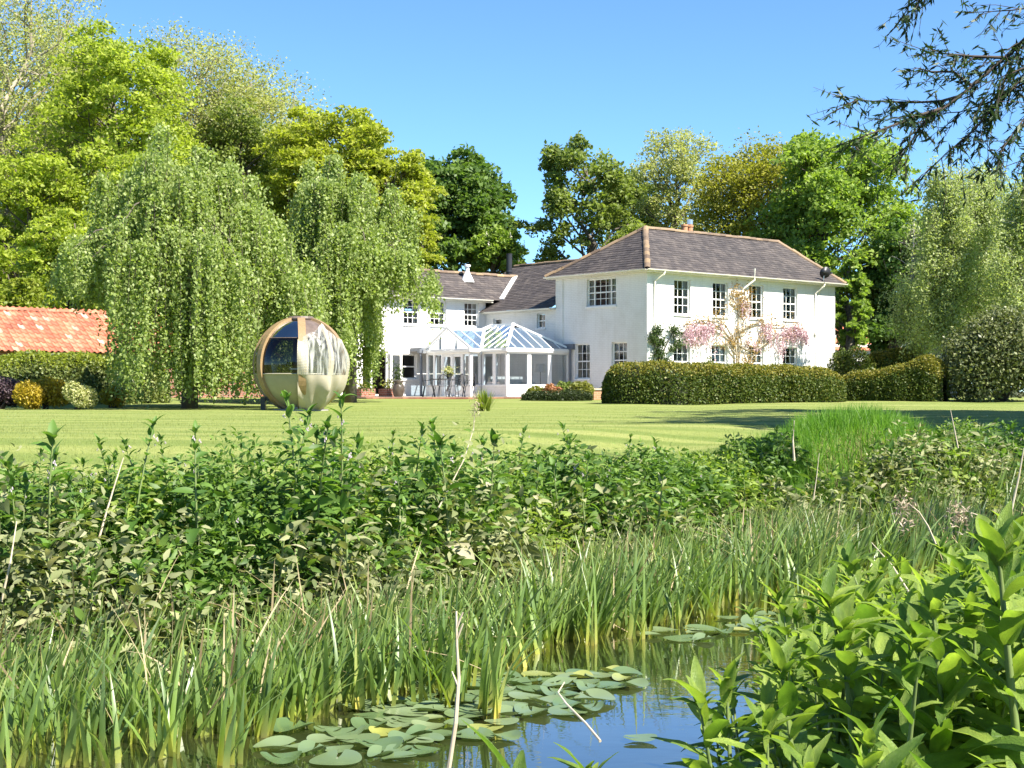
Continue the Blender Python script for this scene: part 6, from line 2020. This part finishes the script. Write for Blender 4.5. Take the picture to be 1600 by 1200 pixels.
PADS = [pad_mesh(s) for s in range(7)]
rng = np.random.default_rng(600)
pads = []
REG = [(430, 560, 1140, 1196, 9), (560, 700, 1095, 1192, 20), (640, 800, 1070, 1160, 34), (760, 930, 1058, 1118, 30), (690, 800, 1055, 1090, 10), (880, 1000, 1050, 1078, 12), (1005, 1100, 984, 1002, 6), (1125, 1210, 962, 990, 10), (560, 640, 1110, 1160, 8), (1000, 1060, 1145, 1165, 1)]
for x0, x1, y0, y1, n in REG:
    k = 0; tr_ = 0
    while k < n and tr_ < 400:
        tr_ += 1
        px = rng.uniform(x0, x1); py = rng.uniform(y0, y1); Y = 1.6 * F / (py - 612); x = (px - 800) / F * Y; rad = 0.065 + 0.065 * rng.random()
        if py > 1000 and Y < 6.0: continue
        if any((x - q[0]) ** 2 + (Y - q[1]) ** 2 < ((rad + q[2]) * 0.66) ** 2 for q in pads): continue
        pads.append((x, Y, rad)); k += 1
        o = link('lily_pad', PADS[int(rng.integers(0, 7))]); o.location = (x, Y, WATER_Z + 0.004 + 0.010 * rng.random()); o.rotation_euler = (rng.normal() * 0.03, rng.normal() * 0.03, rng.random() * 6.28); o.scale = (rad, rad, 1)
        if py < 1005: tag(o, 'small far lily pad floating near the foot of the reeds', 'lily pad', 'lily pads by the far reeds')
        elif rad > 0.1: tag(o, 'large lily pad floating in the raft in front of the reeds', 'lily pad', 'large lily pads in the near raft')
        else: tag(o, 'smaller lily pad floating in the raft in front of the reeds', 'lily pad', 'smaller lily pads in the near raft')

# ------------------------------------------------------------------ dry stalks
def stalk(label, pts, r0=0.006, name='dry_stalk', plume=False, side=()):
    P_ = [W(*p) for p in pts]; root = P_[0]
    m = MB(); m.tube([p - root for p in P_], np.linspace(r0, r0 * 0.4, len(P_)), 6)
    for t in side:
        i = min(int(t * (len(P_) - 1)), len(P_) - 2); q = P_[i] + (P_[i + 1] - P_[i]) * (t * (len(P_) - 1) - i) - root
        m.tube([q, q + np.array([0.02 * (1 if t > 0.5 else -1), 0, 0.05])], [r0 * 0.5, r0 * 0.3], 4)
    o = m.mesh(name, M['straw']); o = link(name, o); o.location = root; tag(o, label, 'stalk')
    if plume:
        r = np.random.default_rng(int(pts[0][0])); tip = P_[-1] - root; prev = P_[-2] - root; d = (tip - prev)
        c = tip + d * r.random((160, 1)) * 0.8 + np.array([0, 0, -1.0]) * (r.random((160, 1)) ** 2) * 0.10 + r.normal(size=(160, 3)) * 0.018
        foliage('plume', c, 0.022, leafmat('dry_plume_' + str(int(pts[0][0])), (0.30, 0.23, 0.15), (0.46, 0.38, 0.27), trans=0.2, tcol=(1.2, 1.1, 1)), o, rng=r, aspect=0.25)
    return o


stalk('thick pale dead stalk standing in front of the lily pads', [(700, 1210, 4.6), (712, 1130, 4.6), (717, 1060, 4.62), (714, 1010, 4.63), (713, 955, 4.65)], 0.008, side=(0.45, 0.8, 0.88))
stalk('thin pale stalk bending over the open water', [(938, 1158, 3.4), (915, 1130, 3.5), (885, 1100, 3.6), (872, 1082, 3.65), (882, 1066, 3.7)], 0.0035)
stalk('long dry stem leaning over the dark comfrey left of the picture', [(147, 870, 9.4), (165, 805, 9.5), (180, 755, 9.55), (193, 715, 9.6)], 0.008)
stalk('dry stem leaning at the left edge of the picture', [(2, 940, 8.6), (16, 880, 8.6), (26, 815, 8.7)], 0.008)
stalk('dry stem rising in front of the broad comfrey in the middle', [(682, 800, 10.6), (702, 762, 10.7), (725, 718, 10.8), (740, 670, 10.9), (742, 640, 10.9)], 0.006, plume=True)
stalk('dead upright stem beside the long grass hump', [(1241, 720, 14.0), (1239, 690, 14.0), (1241, 657, 14.0)], 0.012)
stalk('short dry stem below the grass hump', [(1271, 780, 13.4), (1276, 745, 13.4), (1280, 708, 13.4)], 0.006)
stalk('thin dry stem against the lawn near the right edge', [(1497, 700, 15.5), (1490, 665, 15.5), (1485, 640, 15.5)], 0.008)
stalk('nodding dry reed plume above the near comfrey', [(1462, 850, 5.4), (1450, 822, 5.4), (1436, 800, 5.4), (1420, 787, 5.4)], 0.004, name='reed_plume', plume=True)
stalk('brown reed plume near the right edge of the picture', [(1560, 860, 5.6), (1545, 825, 5.6), (1528, 805, 5.6), (1506, 797, 5.6)], 0.004, name='reed_plume', plume=True)
stalk('tall dry stem leaning at the right edge of the picture', [(1562, 860, 6.0), (1580, 800, 6.0), (1592, 745, 6.0), (1600, 700, 6.0)], 0.006)
stalk('pale broken stem leaning out of the near comfrey', [(1420, 925, 5.2), (1395, 885, 5.3), (1362, 848, 5.4)], 0.004)

# ------------------------------------------------------------------ willow whose branches hang into the picture at the top right
rng = np.random.default_rng(700)
WY = 14.0
wx, wy = 8.6, 10.2
wl = empty('willow_tree', (wx, wy, gz(wx, wy))); tag(wl, 'narrow leaved willow whose dark branches hang into the sky at top right', 'tree')
O_ = np.array([wx, wy, gz(wx, wy)])
m = MB(); m.tube([(0, 0, -0.2), (0.1, 0, 1.5), (-0.1, 0.1, 3.2), (0.1, 0, 5.5), (0.3, 0, 8)], [0.3, 0.25, 0.2, 0.14, 0.06], 8)
BR_ = [[(1700, -10), (1625, 40), (1565, 95), (1500, 150), (1440, 195), (1412, 240), (1396, 270)], [(1500, 150), (1470, 158), (1430, 160), (1360, 158), (1300, 150)],
       [(1470, 170), (1430, 182), (1395, 196), (1352, 212), (1332, 228)], [(1620, 100), (1570, 150), (1520, 205), (1478, 240), (1455, 262)], [(1700, -5), (1640, 8), (1580, 16), (1510, 20)],
       [(1560, -60), (1480, -30), (1440, -8), (1420, 10), (1406, 34)], [(1680, 120), (1620, 160), (1585, 205), (1562, 240)], [(1570, 90), (1520, 88), (1480, 84), (1446, 82)], [(1690, 160), (1640, 200), (1605, 230), (1590, 262)],
       [(1700, 60), (1640, 90), (1590, 110), (1540, 130)], [(1520, 135), (1490, 112), (1455, 112), (1428, 105)], [(1690, 60), (1600, 130), (1545, 160), (1500, 175), (1450, 178)], [(1600, 60), (1580, 100), (1545, 190), (1540, 225)]]
pts = []; drs = []
for bi, b in enumerate(BR_):
    dY = rng.normal() * 0.4
    P_ = [W(px, py, WY + dY * k / len(b)) - O_ for k, (px, py) in enumerate(b)]
    if bi in (0, 3, 4, 6, 8, 9, 11, 12): P_ = [np.array([0.1, 0, 4.4 + 0.2 * rng.normal()])] + P_
    m.tube(P_, np.linspace(0.03 if bi == 0 else 0.018, 0.003, len(P_)), 5, cap=False)
    for k in range(len(P_) - 1):
        L = np.linalg.norm(P_[k + 1] - P_[k]); n = int(min(L, 1.2) * 19) + 2
        if k == 0 and len(P_) > len(b): n = n // 3
        for _ in range(n):
            a = P_[k] + (P_[k + 1] - P_[k]) * rng.random()
            d = (P_[k + 1] - P_[k]) / L + rng.normal(size=3) * 0.7 + np.array([0, 0, -0.35]); d /= np.linalg.norm(d)
            l = 0.12 + 0.42 * rng.random() ** 1.5; e = a + d * l + np.array([0, 0, -0.12 * l])
            m.tube([a, (a + e) / 2 + rng.normal(size=3) * 0.01, e], [0.005, 0.0035, 0.002], 3, cap=False)
            for _j in range(int(l * 26) + 2):
                q = a + (e - a) * rng.random(); dd = d * 0.7 + rng.normal(size=3) * 0.6 + np.array([0, 0, -0.5]); dd /= np.linalg.norm(dd)
                pts.append(q + dd * 0.03); drs.append(dd)
# the rest of the crown, to the right of the picture
for k in range(22):
    az = rng.random() * 6.28; a = np.array([0.1, 0, 3.5 + 3.5 * rng.random()]); rr = 1.2 + 2.2 * rng.random()
    c = np.array([1.2 + rr * math.cos(az), rr * 1.1 * math.sin(az), 5.2 + 2.2 * rng.random()])
    if 800 + F * (c[0] + wx) / (c[1] + wy) < 1740: c[0] += 1.8
    m.tube(curve_pts(a, c, 0.1, rng), [0.07, 0.05, 0.035, 0.02, 0.01], 5, cap=False)
    n = 260
    q = c + rng.normal(size=(n, 3)) * np.array([0.55, 0.55, 0.5]); pts += list(q); drs += list(unit(rng.normal(size=(n, 3)) * 0.5 + np.array([0, 0, -0.8])))
m.build('trunk', M['twig'], wl, smooth=True)
foliage('crown', np.array(pts), 0.10, LM['willow'], wl, rng=rng, aspect=0.22, dirs=np.array(drs), jit=0.1, up=0.3)
